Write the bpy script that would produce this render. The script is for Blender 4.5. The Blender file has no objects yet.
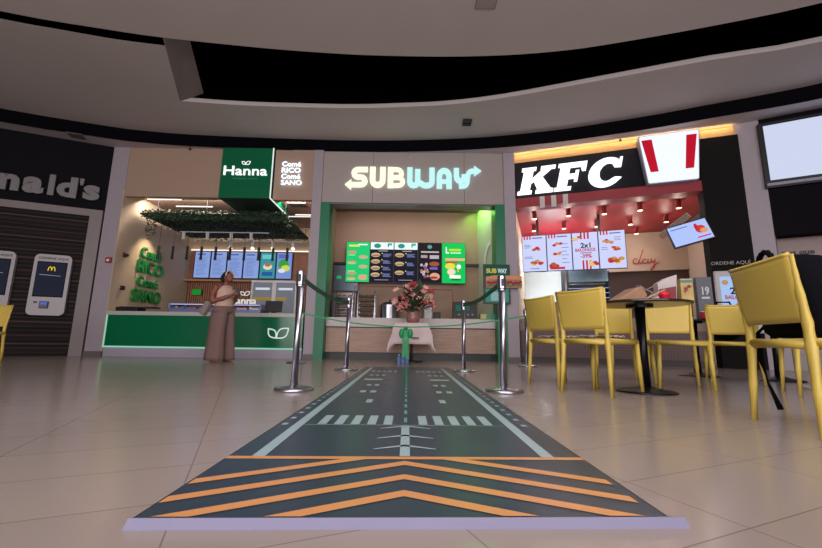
import bpy, bmesh, math, random
from mathutils import Vector, Matrix
random.seed(7)
C = bpy.context.scene.collection
PI = math.pi
def R(d): return math.radians(d)
# ------------------------------------------------------------------ camera
cam_d = bpy.data.cameras.new('camera'); cam = bpy.data.objects.new('camera', cam_d); C.objects.link(cam)
cam_d.sensor_width = 36.0; cam_d.lens = 36.0*390/822; cam_d.clip_start = .02; cam_d.clip_end = 200
cam.matrix_world = Matrix.Translation((0, 0, .42)) @ Matrix.Rotation(R(90+9.6), 4, 'X') @ Matrix.Rotation(R(.84), 4, 'Z')
bpy.context.scene.camera = cam
# ------------------------------------------------------------------ world, exposure, lights
w = bpy.data.worlds.new('world'); bpy.context.scene.world = w; w.use_nodes = True
w.node_tree.nodes['Background'].inputs[0].default_value = (.80, .73, .74, 1)
w.node_tree.nodes['Background'].inputs[1].default_value = .30
vs = bpy.context.scene.view_settings
vs.view_transform = 'Standard'; vs.look = 'None'; vs.exposure = .06; vs.gamma = 1; vs.use_curve_mapping = False
def light(name, kind, loc, rot, energy, color, **k):
    l = bpy.data.lights.new(name, kind); l.energy = energy; l.color = color
    for a, b in k.items(): setattr(l, a, b)
    o = bpy.data.objects.new(name, l); C.objects.link(o); o.location = loc; o.rotation_euler = rot; return o
def area(name, loc, rot, sx, sy, e, col):
    return light(name, 'AREA', loc, rot, e, col, shape='RECTANGLE', size=sx, size_y=sy)
area('hall_rear_fill', (0, -8.5, 2.5), (R(90), 0, 0), 16, 4.2, 1080, (1, .96, .98))  # added fill behind the camera, no window is built there
area('hall_overhead_fill', (0, .6, 4.84), (0, 0, 0), 4.5, 3.6, 200, (1, .97, 1))  # unseen overhead fill, added to brighten the floor and bounce onto the ceiling
area('juice_bar_hidden_fill', (-4.3, 8.74, 3.56), (R(32), 0, 0), 3.9, .25, 90, (1, .88, .76))  # added fill hidden behind the beige fascia, brightens the shop inside
area('sandwich_bar_hidden_fill', (0, 8.95, 3.70), (R(22), 0, 0), 3.4, .6, 27, (1, .92, .86))  # extra lamp tucked out of sight behind the fascia to lift the interior
area('chicken_kitchen_light', (4.4, 10.9, 3.1), (R(-10), 0, R(-19)), 1.8, .5, 60, (.86, .97, 1))
area('green_side_light', (1.55, 9.25, 3.72), (0, R(-25), 0), .3, 1.1, 14, (.30, 1, .12))

# ------------------------------------------------------------------ materials
def lin(c):
    return tuple(((v/255.)/12.92 if v/255. <= .04045 else ((v/255.+.055)/1.055)**2.4) for v in c)
_m = {}
def M(name, rgb, rough=.6, metal=0, var=0, scale=8, spec=.5, trans=0, coat=0):
    if name in _m: return _m[name]
    m = bpy.data.materials.new(name); m.use_nodes = True; nt = m.node_tree; b = nt.nodes['Principled BSDF']
    c = lin(rgb); b.inputs['Base Color'].default_value = (*c, 1)
    b.inputs['Roughness'].default_value = rough; b.inputs['Metallic'].default_value = metal
    b.inputs['Specular IOR Level'].default_value = spec
    if trans: b.inputs['Transmission Weight'].default_value = trans; b.inputs['IOR'].default_value = 1.1
    if coat: b.inputs['Coat Weight'].default_value = coat
    tc = nt.nodes.new('ShaderNodeTexCoord'); n = nt.nodes.new('ShaderNodeTexNoise'); n.inputs['Scale'].default_value = scale
    nt.links.new(tc.outputs['Object'], n.inputs['Vector'])
    mx = nt.nodes.new('ShaderNodeMix'); mx.data_type = 'RGBA'
    v = var or .04
    mx.inputs['A'].default_value = (*[x*(1-v) for x in c], 1); mx.inputs['B'].default_value = (*[min(1, x*(1+v)) for x in c], 1)
    nt.links.new(n.outputs['Fac'], mx.inputs['Factor']); nt.links.new(mx.outputs['Result'], b.inputs['Base Color'])
    _m[name] = m; return m
def Em(rgb, s=1.0, name=None):
    key = name or 'glow_%d_%d_%d_%d' % (*rgb, int(s*100))
    if key in _m: return _m[key]
    m = bpy.data.materials.new(key); m.use_nodes = True; nt = m.node_tree; b = nt.nodes['Principled BSDF']
    c = lin(rgb); b.inputs['Base Color'].default_value = (*[x*.1 for x in c], 1); b.inputs['Roughness'].default_value = .6; b.inputs['Specular IOR Level'].default_value = .15
    b.inputs['Emission Color'].default_value = (*c, 1); b.inputs['Emission Strength'].default_value = s
    _m[key] = m; return m
def wood(name, c1, c2, axis='X', sc=3, rough=.5):
    if name in _m: return _m[name]
    m = bpy.data.materials.new(name); m.use_nodes = True; nt = m.node_tree; b = nt.nodes['Principled BSDF']
    tc = nt.nodes.new('ShaderNodeTexCoord'); mp = nt.nodes.new('ShaderNodeMapping')
    mp.inputs['Scale'].default_value = (sc, sc, sc*12) if axis == 'X' else (sc*12, sc*12, sc)
    n = nt.nodes.new('ShaderNodeTexNoise'); n.inputs['Scale'].default_value = 2; n.inputs['Detail'].default_value = 6
    cr = nt.nodes.new('ShaderNodeValToRGB'); cr.color_ramp.elements[0].color = (*lin(c1), 1); cr.color_ramp.elements[1].color = (*lin(c2), 1)
    cr.color_ramp.elements[0].position = .3; cr.color_ramp.elements[1].position = .7
    nt.links.new(tc.outputs['Object'], mp.inputs['Vector']); nt.links.new(mp.outputs['Vector'], n.inputs['Vector'])
    nt.links.new(n.outputs['Fac'], cr.inputs['Fac']); nt.links.new(cr.outputs['Color'], b.inputs['Base Color'])
    b.inputs['Roughness'].default_value = rough; _m[name] = m; return m
def bands(name, cols, period, axis='Z', rough=.5):
    """stripes in object space: cols = [(start fraction, rgb)]"""
    m = bpy.data.materials.new(name); m.use_nodes = True; nt = m.node_tree; b = nt.nodes['Principled BSDF']
    tc = nt.nodes.new('ShaderNodeTexCoord'); sp = nt.nodes.new('ShaderNodeSeparateXYZ')
    d = nt.nodes.new('ShaderNodeMath'); d.operation = 'DIVIDE'; d.inputs[1].default_value = period
    f = nt.nodes.new('ShaderNodeMath'); f.operation = 'FRACT'
    cr = nt.nodes.new('ShaderNodeValToRGB'); cr.color_ramp.interpolation = 'CONSTANT'
    els = cr.color_ramp.elements
    els[0].position = cols[0][0]; els[0].color = (*lin(cols[0][1]), 1)
    els[1].position = cols[1][0]; els[1].color = (*lin(cols[1][1]), 1)
    for p, c in cols[2:]:
        e = els.new(p); e.color = (*lin(c), 1)
    nt.links.new(tc.outputs['Object'], sp.inputs[0]); nt.links.new(sp.outputs[axis], d.inputs[0]); nt.links.new(d.outputs[0], f.inputs[0])
    nt.links.new(f.outputs[0], cr.inputs['Fac']); nt.links.new(cr.outputs['Color'], b.inputs['Base Color'])
    b.inputs['Roughness'].default_value = rough; return m
def floor_mat():
    m = bpy.data.materials.new('polished_beige_tile'); m.use_nodes = True; nt = m.node_tree; b = nt.nodes['Principled BSDF']
    tc = nt.nodes.new('ShaderNodeTexCoord'); mp = nt.nodes.new('ShaderNodeMapping')
    mp.inputs['Rotation'].default_value = (0, 0, R(-23)); mp.inputs['Location'].default_value = (.12, .04, 0)
    br = nt.nodes.new('ShaderNodeTexBrick'); br.offset = 0; br.squash = 1
    br.inputs['Scale'].default_value = 1; br.inputs['Brick Width'].default_value = .62; br.inputs['Row Height'].default_value = .32
    br.inputs['Mortar Size'].default_value = .0024; br.inputs['Mortar Smooth'].default_value = .3
    br.inputs['Color1'].default_value = (*lin((150, 136, 129)), 1); br.inputs['Color2'].default_value = (*lin((154, 140, 132)), 1)
    br.inputs['Mortar'].default_value = (*lin((120, 106, 100)), 1)
    n = nt.nodes.new('ShaderNodeTexNoise'); n.inputs['Scale'].default_value = .8; n.inputs['Detail'].default_value = 1
    mx = nt.nodes.new('ShaderNodeMix'); mx.data_type = 'RGBA'; mx.blend_type = 'MULTIPLY'; mx.inputs['Factor'].default_value = .12
    nt.links.new(tc.outputs['Object'], mp.inputs['Vector']); nt.links.new(mp.outputs['Vector'], br.inputs['Vector'])
    nt.links.new(tc.outputs['Object'], n.inputs['Vector'])
    nt.links.new(br.outputs['Color'], mx.inputs['A']); nt.links.new(n.outputs['Fac'], mx.inputs['B'])
    nt.links.new(mx.outputs['Result'], b.inputs['Base Color'])
    mr = nt.nodes.new('ShaderNodeMapRange'); mr.inputs['To Min'].default_value = .19; mr.inputs['To Max'].default_value = .22
    nt.links.new(n.outputs['Fac'], mr.inputs['Value']); nt.links.new(mr.outputs['Result'], b.inputs['Roughness'])
    b.inputs['Specular IOR Level'].default_value = .5
    return m
def tile_cross(name, c1, c2):
    m = bpy.data.materials.new(name); m.use_nodes = True; nt = m.node_tree; b = nt.nodes['Principled BSDF']
    tc = nt.nodes.new('ShaderNodeTexCoord'); mp = nt.nodes.new('ShaderNodeMapping'); mp.inputs['Rotation'].default_value = (0, R(45), 0)
    ck = nt.nodes.new('ShaderNodeTexChecker'); ck.inputs['Scale'].default_value = 26
    ck.inputs['Color1'].default_value = (*lin(c1), 1); ck.inputs['Color2'].default_value = (*lin(c2), 1)
    nt.links.new(tc.outputs['Object'], mp.inputs['Vector']); nt.links.new(mp.outputs['Vector'], ck.inputs['Vector'])
    nt.links.new(ck.outputs['Color'], b.inputs['Base Color']); b.inputs['Roughness'].default_value = .5; return m

CEIL = M('painted_ceiling', (205, 194, 190), .85, var=.06, scale=.7)
CEIL2 = M('ring_ceiling', (196, 186, 183), .85, var=.06, scale=.7)
SOFF = M('lavender_soffit', (190, 180, 184), .8)
BLACK = M('black_paint', (11, 10, 14), .95, spec=.05)
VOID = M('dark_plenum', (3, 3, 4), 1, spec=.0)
PIL = M('pillar_paint', (165, 154, 162), .6, var=.05)
STEEL = M('brushed_steel', (190, 188, 200), .28, 1, var=.08, scale=30)
DSTEEL = M('dull_steel', (120, 116, 116), .35, .9, var=.15, scale=12)
YEL = M('yellow_plastic', (206, 178, 82), .42, var=.05)
GRN = M('deep_green_gloss', (0, 104, 66), .18, var=.05, spec=.6)
SGRN = M('frame_green', (0, 112, 74), .4)
BLK = M('black_plastic', (16, 15, 17), .45)
BLKM = M('black_metal', (20, 20, 26), .35, .4)
WHT = M('white_paint', (225, 222, 222), .5)
FAB = M('black_nylon', (9, 9, 14), .9, spec=.1, var=.3, scale=60)

# ------------------------------------------------------------------ mesh helper
class G:
    def __init__(s): s.b = bmesh.new(); s.mi = 0
    def _f(s, vs):
        try:
            f = s.b.faces.new(vs); f.material_index = s.mi; return f
        except ValueError: return None
    def box(s, x0, x1, y0, y1, z0, z1, mat=None):
        p = [Vector((x, y, z)) for z in (z0, z1) for y in (y0, y1) for x in (x0, x1)]
        if mat is not None: p = [mat @ q for q in p]
        v = [s.b.verts.new(q) for q in p]
        for a in ((0, 2, 3, 1), (4, 5, 7, 6), (0, 1, 5, 4), (2, 6, 7, 3), (0, 4, 6, 2), (1, 3, 7, 5)): s._f([v[i] for i in a])
        return s
    def quad(s, *p):
        s._f([s.b.verts.new(q) for q in p]); return s
    def poly(s, pts, y0, y1=None):
        """polygon in XZ, extruded y0..y1 (front at y0)"""
        a = [s.b.verts.new((x, y0, z)) for x, z in pts]; s._f(a)
        if y1 is not None:
            c = [s.b.verts.new((x, y1, z)) for x, z in pts]; s._f(c[::-1])
            n = len(pts)
            for i in range(n): s._f([a[i], c[i], c[(i+1) % n], a[(i+1) % n]])
        return s
    def slab(s, pts, z0, z1):
        a = [s.b.verts.new((x, y, z0)) for x, y in pts]; c = [s.b.verts.new((x, y, z1)) for x, y in pts]
        s._f(a[::-1]); s._f(c); n = len(pts)
        for i in range(n): s._f([a[i], a[(i+1) % n], c[(i+1) % n], c[i]])
        return s
    def strip(s, pts, z0, z1):
        for (x0, y0), (x1, y1) in zip(pts, pts[1:]):
            s.quad((x0, y0, z0), (x1, y1, z0), (x1, y1, z1), (x0, y0, z1))
        return s
    def tube(s, path, rad, n=12, cap=True, flat=1.0):
        path = [Vector(p) for p in path]
        if not hasattr(rad, '__len__'): rad = [rad]*len(path)
        rings = []; ref = None
        for i, p in enumerate(path):
            t = (path[min(i+1, len(path)-1)]-path[max(i-1, 0)])
            t = t.normalized() if t.length > 1e-9 else Vector((0, 0, 1))
            if ref is None: ref = Vector((0, 0, 1)) if abs(t.z) < .9 else Vector((1, 0, 0))
            u = t.cross(ref).normalized(); v = t.cross(u).normalized(); ref = v.cross(t).normalized() if v.cross(t).length > 1e-6 else ref
            ref = -v if False else ref
            u = t.cross(ref).normalized(); v = t.cross(u)
            rings.append([s.b.verts.new(p+(u*math.cos(k*2*PI/n)+v*math.sin(k*2*PI/n)*flat)*rad[i]) for k in range(n)])
        for a, c in zip(rings, rings[1:]):
            for k in range(n): s._f([a[k], a[(k+1) % n], c[(k+1) % n], c[k]])
        if cap: s._f(rings[0][::-1]); s._f(rings[-1])
        return s
    def lathe(s, prof, cx=0, cy=0, n=24, cz=0):
        rings = []
        for r, z in prof:
            rings.append([s.b.verts.new((cx+max(r, 1e-4)*math.cos(k*2*PI/n), cy+max(r, 1e-4)*math.sin(k*2*PI/n), cz+z)) for k in range(n)])
        for a, c in zip(rings, rings[1:]):
            for k in range(n): s._f([a[k], a[(k+1) % n], c[(k+1) % n], c[k]])
        s._f(rings[0][::-1]); s._f(rings[-1]); return s
    def ell(s, c, r, seg=12, rings=8, mat=None):
        m = Matrix.Translation(c) @ (mat.to_4x4() if mat is not None else Matrix()) @ Matrix.Diagonal((*r, 1))
        x = bmesh.ops.create_uvsphere(s.b, u_segments=seg, v_segments=rings, radius=1, matrix=m)
        for f in {f for v in x['verts'] for f in v.link_faces}: f.material_index = s.mi
        return s
    def disc(s, x, z, rx, rz, y, n=16):
        s._f([s.b.verts.new((x+rx*math.cos(k*2*PI/n), y, z+rz*math.sin(k*2*PI/n))) for k in range(n)]); return s
    def stroke(s, pts, wd, y0, y1=None, closed=False):
        """thick mitred polyline in XZ"""
        P = [Vector(p) for p in pts]; n = len(P); L = []; Q = []
        for i in range(n):
            a = P[i-1] if (i > 0 or closed) else None; c = P[(i+1) % n] if (i < n-1 or closed) else None
            d1 = (P[i]-a).normalized() if a is not None else (c-P[i]).normalized(); d2 = (c-P[i]).normalized() if c is not None else d1
            n1 = Vector((-d1.y, d1.x)); n2 = Vector((-d2.y, d2.x)); m = (n1+n2)
            m = m.normalized() if m.length > 1e-6 else n1
            k = min(1.0/max(m.dot(n1), .35), 2.2)*wd/2
            L.append(P[i]+m*k); Q.append(P[i]-m*k)
        rng = range(n if closed else n-1)
        for i in rng:
            j = (i+1) % n; s.poly([tuple(Q[i]), tuple(Q[j]), tuple(L[j]), tuple(L[i])], y0, y1)
        return s
    def text(s, body, x0, x1, z0, z1, y, ext=0, bold=0, rot=None):
        """block-letter text stretched into the box x0..x1, z0..z1 on the plane y, facing -y"""
        cu = bpy.data.curves.new('t', 'FONT'); cu.body = body; cu.size = 1; cu.offset = bold; cu.resolution_u = 3
        cu.extrude = .5 if ext else 0
        o = bpy.data.objects.new('t', cu); C.objects.link(o); bpy.context.view_layer.update()
        me = bpy.data.meshes.new_from_object(o.evaluated_get(bpy.context.evaluated_depsgraph_get()))
        xs = [v.co.x for v in me.vertices]; ys = [v.co.y for v in me.vertices]
        sx = (x1-x0)/(max(xs)-min(xs)); sz = (z1-z0)/(max(ys)-min(ys))
        mx, my = min(xs), min(ys)
        for v in me.vertices:
            v.co = Vector((x0+(v.co.x-mx)*sx, y-(v.co.z+.5)*ext if ext else y, z0+(v.co.y-my)*sz))
        k = len(s.b.faces); s.b.from_mesh(me); s.b.faces.ensure_lookup_table()
        for f in s.b.faces[k:]: f.material_index = s.mi
        bpy.data.objects.remove(o); bpy.data.curves.remove(cu); bpy.data.meshes.remove(me); return s
    def xf(s, m): bmesh.ops.transform(s.b, matrix=m, verts=s.b.verts); return s
    def out(s, name, mats, parent=None, smooth=False, bevel=0, loc=None, rotz=0, kind=None, fixn=True, label=None):
        if fixn: bmesh.ops.recalc_face_normals(s.b, faces=s.b.faces)
        me = bpy.data.meshes.new(name); s.b.to_mesh(me); s.b.free()
        for m in (mats if isinstance(mats, (list, tuple)) else [mats]): me.materials.append(m)
        if smooth:
            for p in me.polygons: p.use_smooth = True
        o = bpy.data.objects.new(name, me); C.objects.link(o)
        if parent: o.parent = parent
        if loc is not None: o.location = loc
        if rotz: o.rotation_euler = (0, 0, rotz)
        if bevel:
            b = o.modifiers.new('bevel', 'BEVEL'); b.width = bevel; b.segments = 2; b.limit_method = 'ANGLE'
            for p in me.polygons: p.use_smooth = False
        if kind: o['kind'] = kind
        if label: o['label'] = label
        return o
def tag(o, label, cat, group=None):
    o['label'] = label; o['category'] = cat
    if group: o['group'] = group
    return o
def thing(name, label, cat, loc=(0, 0, 0), rotz=0, group=None, rot=None):
    o = bpy.data.objects.new(name, None); C.objects.link(o); o.empty_display_size = .1
    o.location = loc; o.rotation_euler = rot if rot else (0, 0, rotz); return tag(o, label, cat, group)
def dup(root, loc=None, rotz=None, label=None, group=None):
    r = root.copy(); C.objects.link(r)
    if loc is not None: r.location = loc
    if rotz is not None: r.rotation_euler = (0, 0, rotz)
    if label: r['label'] = label
    if group: r['group'] = group
    for ch in list(root.children):
        c = ch.copy(); C.objects.link(c); c.parent = r
        for g in ch.children:
            d = g.copy(); C.objects.link(d); d.parent = c
    return r
S = 'structure'
# frames of the slanted shopfronts: origin, angle; local x along the front, y into the shop
class Fr:
    def __init__(s, o, a): s.o = Vector((*o, 0)); s.a = a
    def p(s, x, y, z=0): return tuple(s.o+Matrix.Rotation(s.a, 3, 'Z') @ Vector((x, y, z)))
    def st(s, g, name, m, **k): return g.out(name, m, loc=tuple(s.o), rotz=s.a, kind=S, **k)
KF = Fr((2.3, 8.3), math.atan2(-1.36, 3.92))       # chicken shop
BF = Fr((-6.85, 8.15), math.atan2(.75, 1.75))      # burger shop, x runs negative to the left
RF = Fr((6.22, 6.94), math.atan2(-.59, 1.13))      # far right unit

# ================================================================== SETTING
G().box(-16, 16, -9, 14, -.1, 0).out('floor', floor_mat(), kind=S)
C1 = [(-12, 5.0), (-10.2, 6.2), (-8.25, 7.19), (-6.7, 7.76), (-5.9, 7.97), (-4.75, 8.12), (-2.55, 8.23), (-1.4, 8.25), (-.29, 8.22), (.9, 8.12), (1.91, 7.96), (3.0, 7.7), (3.84, 7.42), (4.8, 7.06), (5.56, 6.72), (6.4, 6.36), (7.07, 6.02), (8.3, 5.2), (9.6, 4.0), (11, 2.2)]
def smooth(c, k=3):
    out = []
    for i in range(len(c)-1):
        p0, p1, p2, p3 = Vector(c[max(i-1, 0)]), Vector(c[i]), Vector(c[i+1]), Vector(c[min(i+2, len(c)-1)])
        for j in range(k):
            t = j/k
            out.append(tuple(.5*((2*p1)+(-p0+p2)*t+(2*p0-5*p1+4*p2-p3)*t*t+(-p0+3*p1-3*p2+p3)*t**3)))
    return out+[tuple(c[-1])]
C1s = smooth(C1)
ZA, ZB = 4.61, 4.88
G().slab(C1s+[(14, 2.2), (14, 13), (-14, 13), (-14, 5)], ZA, ZA+.05).out('ceiling', SOFF, kind=S)
G().strip([(x, y-.004) for x, y in C1s], ZA-.01, ZB+.02).out('trim_1', BLACK, kind=S)
H = [(10.5, .5), (9.0, 2.9), (7.6, 4.1), (6.05, 5.12), (4.68, 5.55), (3.28, 6.04), (1.66, 6.6), (.6, 6.84), (-.26, 6.93), (-1.1, 6.99), (-2.02, 6.99), (-3.33, 6.95), (-4.48, 6.84)]
Hs = smooth(H)
GAP = [(-3.88, 5.40), (-4.54, 5.29), (-5.25, 5.11), (-5.95, 4.92), (-7.4, 4.4), (-9.5, 3.3), (-12, 1.5)]
g = G(); g.slab(C1s+Hs+smooth(GAP), ZB, ZB+.002); g.out('ceiling', CEIL2, kind=S)
DE = [(-12, 1.3), (-9.5, 3.1), (-7.3, 4.2), (-5.8, 4.79), (-4.6, 5.08), (-3.77, 5.24), (-2.7, 5.38), (-1.86, 5.47), (-.8, 5.54), (.42, 5.55), (1.41, 5.50), (2.2, 5.40), (2.9, 5.25), (4.18, 4.88), (5.36, 4.46), (6.9, 3.7), (8.6, 2.5), (10.5, .3)]
DEs = smooth(DE)
G().slab(DEs+[(10.5, -9), (-12, -9)], ZB, ZB+.02).out('ceiling', CEIL, kind=S)
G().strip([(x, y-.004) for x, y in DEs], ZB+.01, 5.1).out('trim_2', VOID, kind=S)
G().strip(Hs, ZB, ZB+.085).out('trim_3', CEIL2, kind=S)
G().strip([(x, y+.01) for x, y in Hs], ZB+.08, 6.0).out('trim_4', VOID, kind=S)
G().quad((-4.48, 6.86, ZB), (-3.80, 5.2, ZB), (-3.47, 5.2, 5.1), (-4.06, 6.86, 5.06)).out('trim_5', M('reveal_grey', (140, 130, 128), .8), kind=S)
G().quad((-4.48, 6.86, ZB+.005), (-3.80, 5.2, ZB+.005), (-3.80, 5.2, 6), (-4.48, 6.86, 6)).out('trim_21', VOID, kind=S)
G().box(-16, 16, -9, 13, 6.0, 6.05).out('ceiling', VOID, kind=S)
# side walls far out of view to close the hall
G().box(-14.2, -14, -9, 6, 0, 6).out('wall_left', M('side_wall', (80, 72, 70), .8), kind=S)
G().box(12, 12.2, -9, 5, 0, 6).out('wall_right', M('side_wall', (80, 72, 70), .8), kind=S)

# ---- pillars between the shops
pil = [(-6.72, -6.36), (-2.21, -2.0), (2.03, 2.28)]
for i, (a, c) in enumerate(pil):
    G().box(a, c, 8.2, 8.75 if i else 11.2, 0, ZA).out('wall_pillar_%s' % ['left', 'centre', 'right'][i], PIL, kind=S, bevel=.008)
    G().box(a-.006, c+.006, 8.188, 8.75, 0, .1).out('baseboard_%s' % ['left', 'centre', 'right'][i], M('baseboard_grey', (104, 95, 98), .5), kind=S)
G().box(-.02, .34, -.02, .3, 0, ZA).out('wall_pillar_far_right', PIL, loc=tuple(RF.o), rotz=RF.a, kind=S)
# ================================================================== BURGER SHOP (left)
BF.st(G().box(-7, .28, .02, .3, 3.1, ZA), 'wall_burger_fascia', M('dark_fascia', (15, 14, 19), .8, spec=.15))
FR = M('grey_frame', (128, 116, 116), .5)
BF.st(G().box(-7, .12, -.04, .3, 2.95, 3.1), 'trim_6', FR)
BF.st(G().box(-.1, .12, -.04, .3, 0, 2.95), 'trim_7', FR)
BF.st(G().box(.12, .3, .1, .3, 0, 3.1), 'wall_burger_return', BLACK)
slat = bands('horizontal_slats', [(0, (20, 13, 13)), (.36, (34, 24, 22)), (.70, (18, 12, 12))], .26, rough=.9)
BF.st(G().box(-7, -.1, .02, .3, 0, 2.95), 'wall_burger_slats', slat)
# raised slats so the boards have depth
g = G()
for k in range(34): g.box(-7, -.1, 0, .02, .05+k*.086, .05+k*.086+.032)
BF.st(g, 'trim_8', bands('slat_face', [(0, (34, 22, 20)), (.20, (96, 72, 66)), (.27, (40, 26, 24)), (.52, (70, 50, 46)), (.60, (28, 18, 17)), (.86, (84, 62, 56)), (.93, (34, 22, 20))], .43, rough=.8))
# sign: McDonald's in unlit grey letters
t = thing('shop_sign', "grey unlit McDonald's lettering on the dark fascia at the far left", 'sign', BF.p(0, 0, 3.3), BF.a)
g = G(); gl = M('unlit_letter', (122, 116, 118), .4)
def up(s, a, b, z1): g.text(s, a, b, 0, z1, -.01, .05, .045)
up('M', -3.42, -2.82, .46); g.text('c', -2.78, -2.42, -.005, .34, -.01, .05, .05); g.text('D', -2.36, -1.94, 0, .46, -.01, .05, .05)
g.text('o', -1.88, -1.50+.02, -.005, .34, -.01, .05, .05); up('n', -1.42-.22+.03, -1.34, .34) if False else None
g.text('n', -1.45, -1.12+.0, 0, .34, -.01, .05, .05)
g.text('a', -1.07, -.73, -.005, .345, -.01, .05, .05); g.text('l', -.66, -.56, 0, .45, -.01, .05, .02)
g.text('d', -.52, -.18, -.005, .45, -.01, .05, .05)
g.text("'", -.15, -.08, .3, .45, -.01, .05, .03); g.text('s', -.33+.26, .22, -.005, .33, -.01, .05, .05)
o = g.out('lettering', gl, t); o.location = (-.2, 0, 0)
def kiosk(s0, s1, lab):
    t = thing('order_kiosk', lab, 'kiosk', BF.p(s0, -.06, .8), BF.a, 'wall order kiosks')
    wd = s1-s0
    def rr(x0, x1, z0, z1, r, k=5):
        P = []
        for cx, cz, a in ((x1-r, z1-r, 0), (x0+r, z1-r, 90), (x0+r, z0+r, 180), (x1-r, z0+r, 270)):
            for i in range(k+1): P.append((cx+r*math.cos(R(a+90*i/k)), cz+r*math.sin(R(a+90*i/k))))
        return P
    G().poly(rr(0, wd, 0, 1.24, .09), -.02, .06).out('housing', M('kiosk_white', (170, 162, 164), .4), t)
    g = G(); g.box(.06, wd-.06, -.03, -.015, .37, 1.09); sc = g.out('screen', M('dark_glass', (10, 12, 24), .6, spec=.1), t)
    g = G(); g.quad((.07, -.033, .39), (wd-.07, -.033, .39), (wd-.07, -.033, 1.07), (.07, -.033, 1.07)); g.out('display_image', Em((30, 36, 54), .6), sc)
    g = G(); cx = wd/2
    for sg in (-1, 1):   # the yellow arches
        P = [(cx+sg*.055*1, .90)]+[(cx+sg*(.028+.027*math.cos(R(a))), .90+.085*math.sin(R(a))) for a in range(10, 180, 17)]+[(cx, .91)]
        g.stroke(P, .014, -.0345)
    g.out('arches_mark', Em((240, 200, 40), .9), sc)
    g = G(); g.quad((.12, -.0335, .815), (wd-.14, -.0335, .80), (wd-.14, -.0335, .806), (.12, -.0335, .823)); g.out('status_line', Em((190, 200, 220), .6), sc)
    g = G().text('ORDENE AQUI', .06, wd-.06, 1.13, 1.185, -.022, 0, .03); g.out('lettering', BLK, t)
    pp = G().box(.20, .34, -.06, -.02, .14, .28).out('card_reader', M('reader_grey', (60, 58, 84), .4), t, bevel=.01)
    G().quad((.22, -.0615, .21), (.32, -.0615, .21), (.32, -.0615, .26), (.22, -.0615, .26)).out('reader_screen', Em((90, 100, 210), .8), pp)
    G().box(.1, .15, -.03, -.02, .24, .275).out('scanner', BLK, t)
kiosk(-.86, -.26, 'grey wall order kiosk on the slatted wall, the one beside the pale frame')
kiosk(-1.75, -1.15, 'grey wall order kiosk cut off by the left edge of the picture')

# ================================================================== HANNA (green healthy food shop)
BEI = M('beige_fascia', (170, 142, 124), .7, var=.05, scale=2)
G().box(-6.36, -4.24, 8.22, 8.34, 3.46, ZA).out('wall_salad_fascia_left', BEI, kind=S)
G().box(-3.08, -2.21, 8.22, 8.34, 3.43, ZA).out('wall_salad_fascia_right', BEI, kind=S)
G().box(-6.36, -2.21, 8.34, 11.2, 3.62, 3.7).out('ceiling', M('brown_ceiling', (150, 118, 108), .7), kind=S)
CRM = M('cream_wall', (205, 182, 158), .75, var=.05, scale=2)
G().box(-6.37, -6.355, 8.2, 11.2, 0, 3.62).out('wall_salad_left', CRM, kind=S)
G().box(-6.36, -2.0, 11.1, 11.25, 0, 3.62).out('wall_salad_back', CRM, kind=S)
G().box(-2.23, -2.2, 8.7, 11.2, 0, 3.62).out('wall_salad_right', CRM, kind=S)
WD = wood('warm_wood', (140, 88, 66), (178, 122, 92), 'X', 2)
G().box(-6.36, -2.23, 11.02, 11.1, 2.0, 2.88).out('trim_9', WD, kind=S)
G().box(-6.36, -2.23, 11.0, 11.1, 2.885, 2.91).out('trim_10', Em((255, 240, 220), 1.2), kind=S)
G().box(-6.36, -2.23, 10.75, 11.1, 1.96, 2.0).out('trim_11', M('shelf_wood', (196, 150, 112), .5), kind=S)
g = G()
for k in range(66): g.box(-6.3+k*.062, -6.3+k*.062+.034, 10.98, 11.02, .9, 1.96)
g.out('trim_12', wood('slat_wood', (150, 96, 74), (186, 130, 98), 'Z', 3), kind=S)
G().box(-6.36, -2.23, 11.02, 11.1, 0, 1.96).out('wall_salad_panel', M('slat_back', (98, 62, 50), .7), kind=S)
# big green box sign
t = thing('box_sign', 'big deep green box sign reading Hanna with a leaf mark', 'sign', (-3.71, 8.14, 3.43))
G().box(-.53, .595, 0, 1.26, 0, 1.17).out('box', GRN, t)
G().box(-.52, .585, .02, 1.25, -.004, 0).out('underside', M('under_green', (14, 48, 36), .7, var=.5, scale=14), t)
WL = Em((250, 252, 255), 1.25)
g = G(); g.text('Hanna', -.46, .50, .52, .735, -.004, .02, .004); g.out('lettering', WL, t)
def leaf(g, cx, cz, L, a, wd, y, fill=False):
    P = [(cx+math.cos(a)*L*u-math.sin(a)*s*L*.30*math.sin(PI*u), cz+math.sin(a)*L*u+math.cos(a)*s*L*.30*math.sin(PI*u)) for s, us in ((1, [i/8 for i in range(9)]), (-1, [i/8 for i in range(7, 0, -1)])) for u in us]
    if fill: g.poly(P, y)
    else: g.stroke(P, wd, y, closed=True)
g = G(); leaf(g, -.0, .78, .10, R(140), .014, -.006); leaf(g, .01, .78, .12, R(35), .014, -.006); g.out('leaf_mark', WL, t)
g = G(); g.text('Healthy Food', -.24, .28, .42, .46, -.004, 0, .0); g.out('small_lettering', M('pale_green_print', (90, 160, 130), .5), t)
# LED line on the sign edge and ceiling
g = G(); g.box(-3.115, -3.093, 8.12, 8.14, 3.43, 4.6); g.box(-3.115, -3.093, 8.14, 9.42, 3.42, 3.44); g.box(-3.115, -2.25, 9.40, 9.43, 3.42, 3.44)
tag(g.out('led_strip', Em((235, 240, 235), .95)), 'thin white light line down the right edge of the green box sign', 'light')
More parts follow.
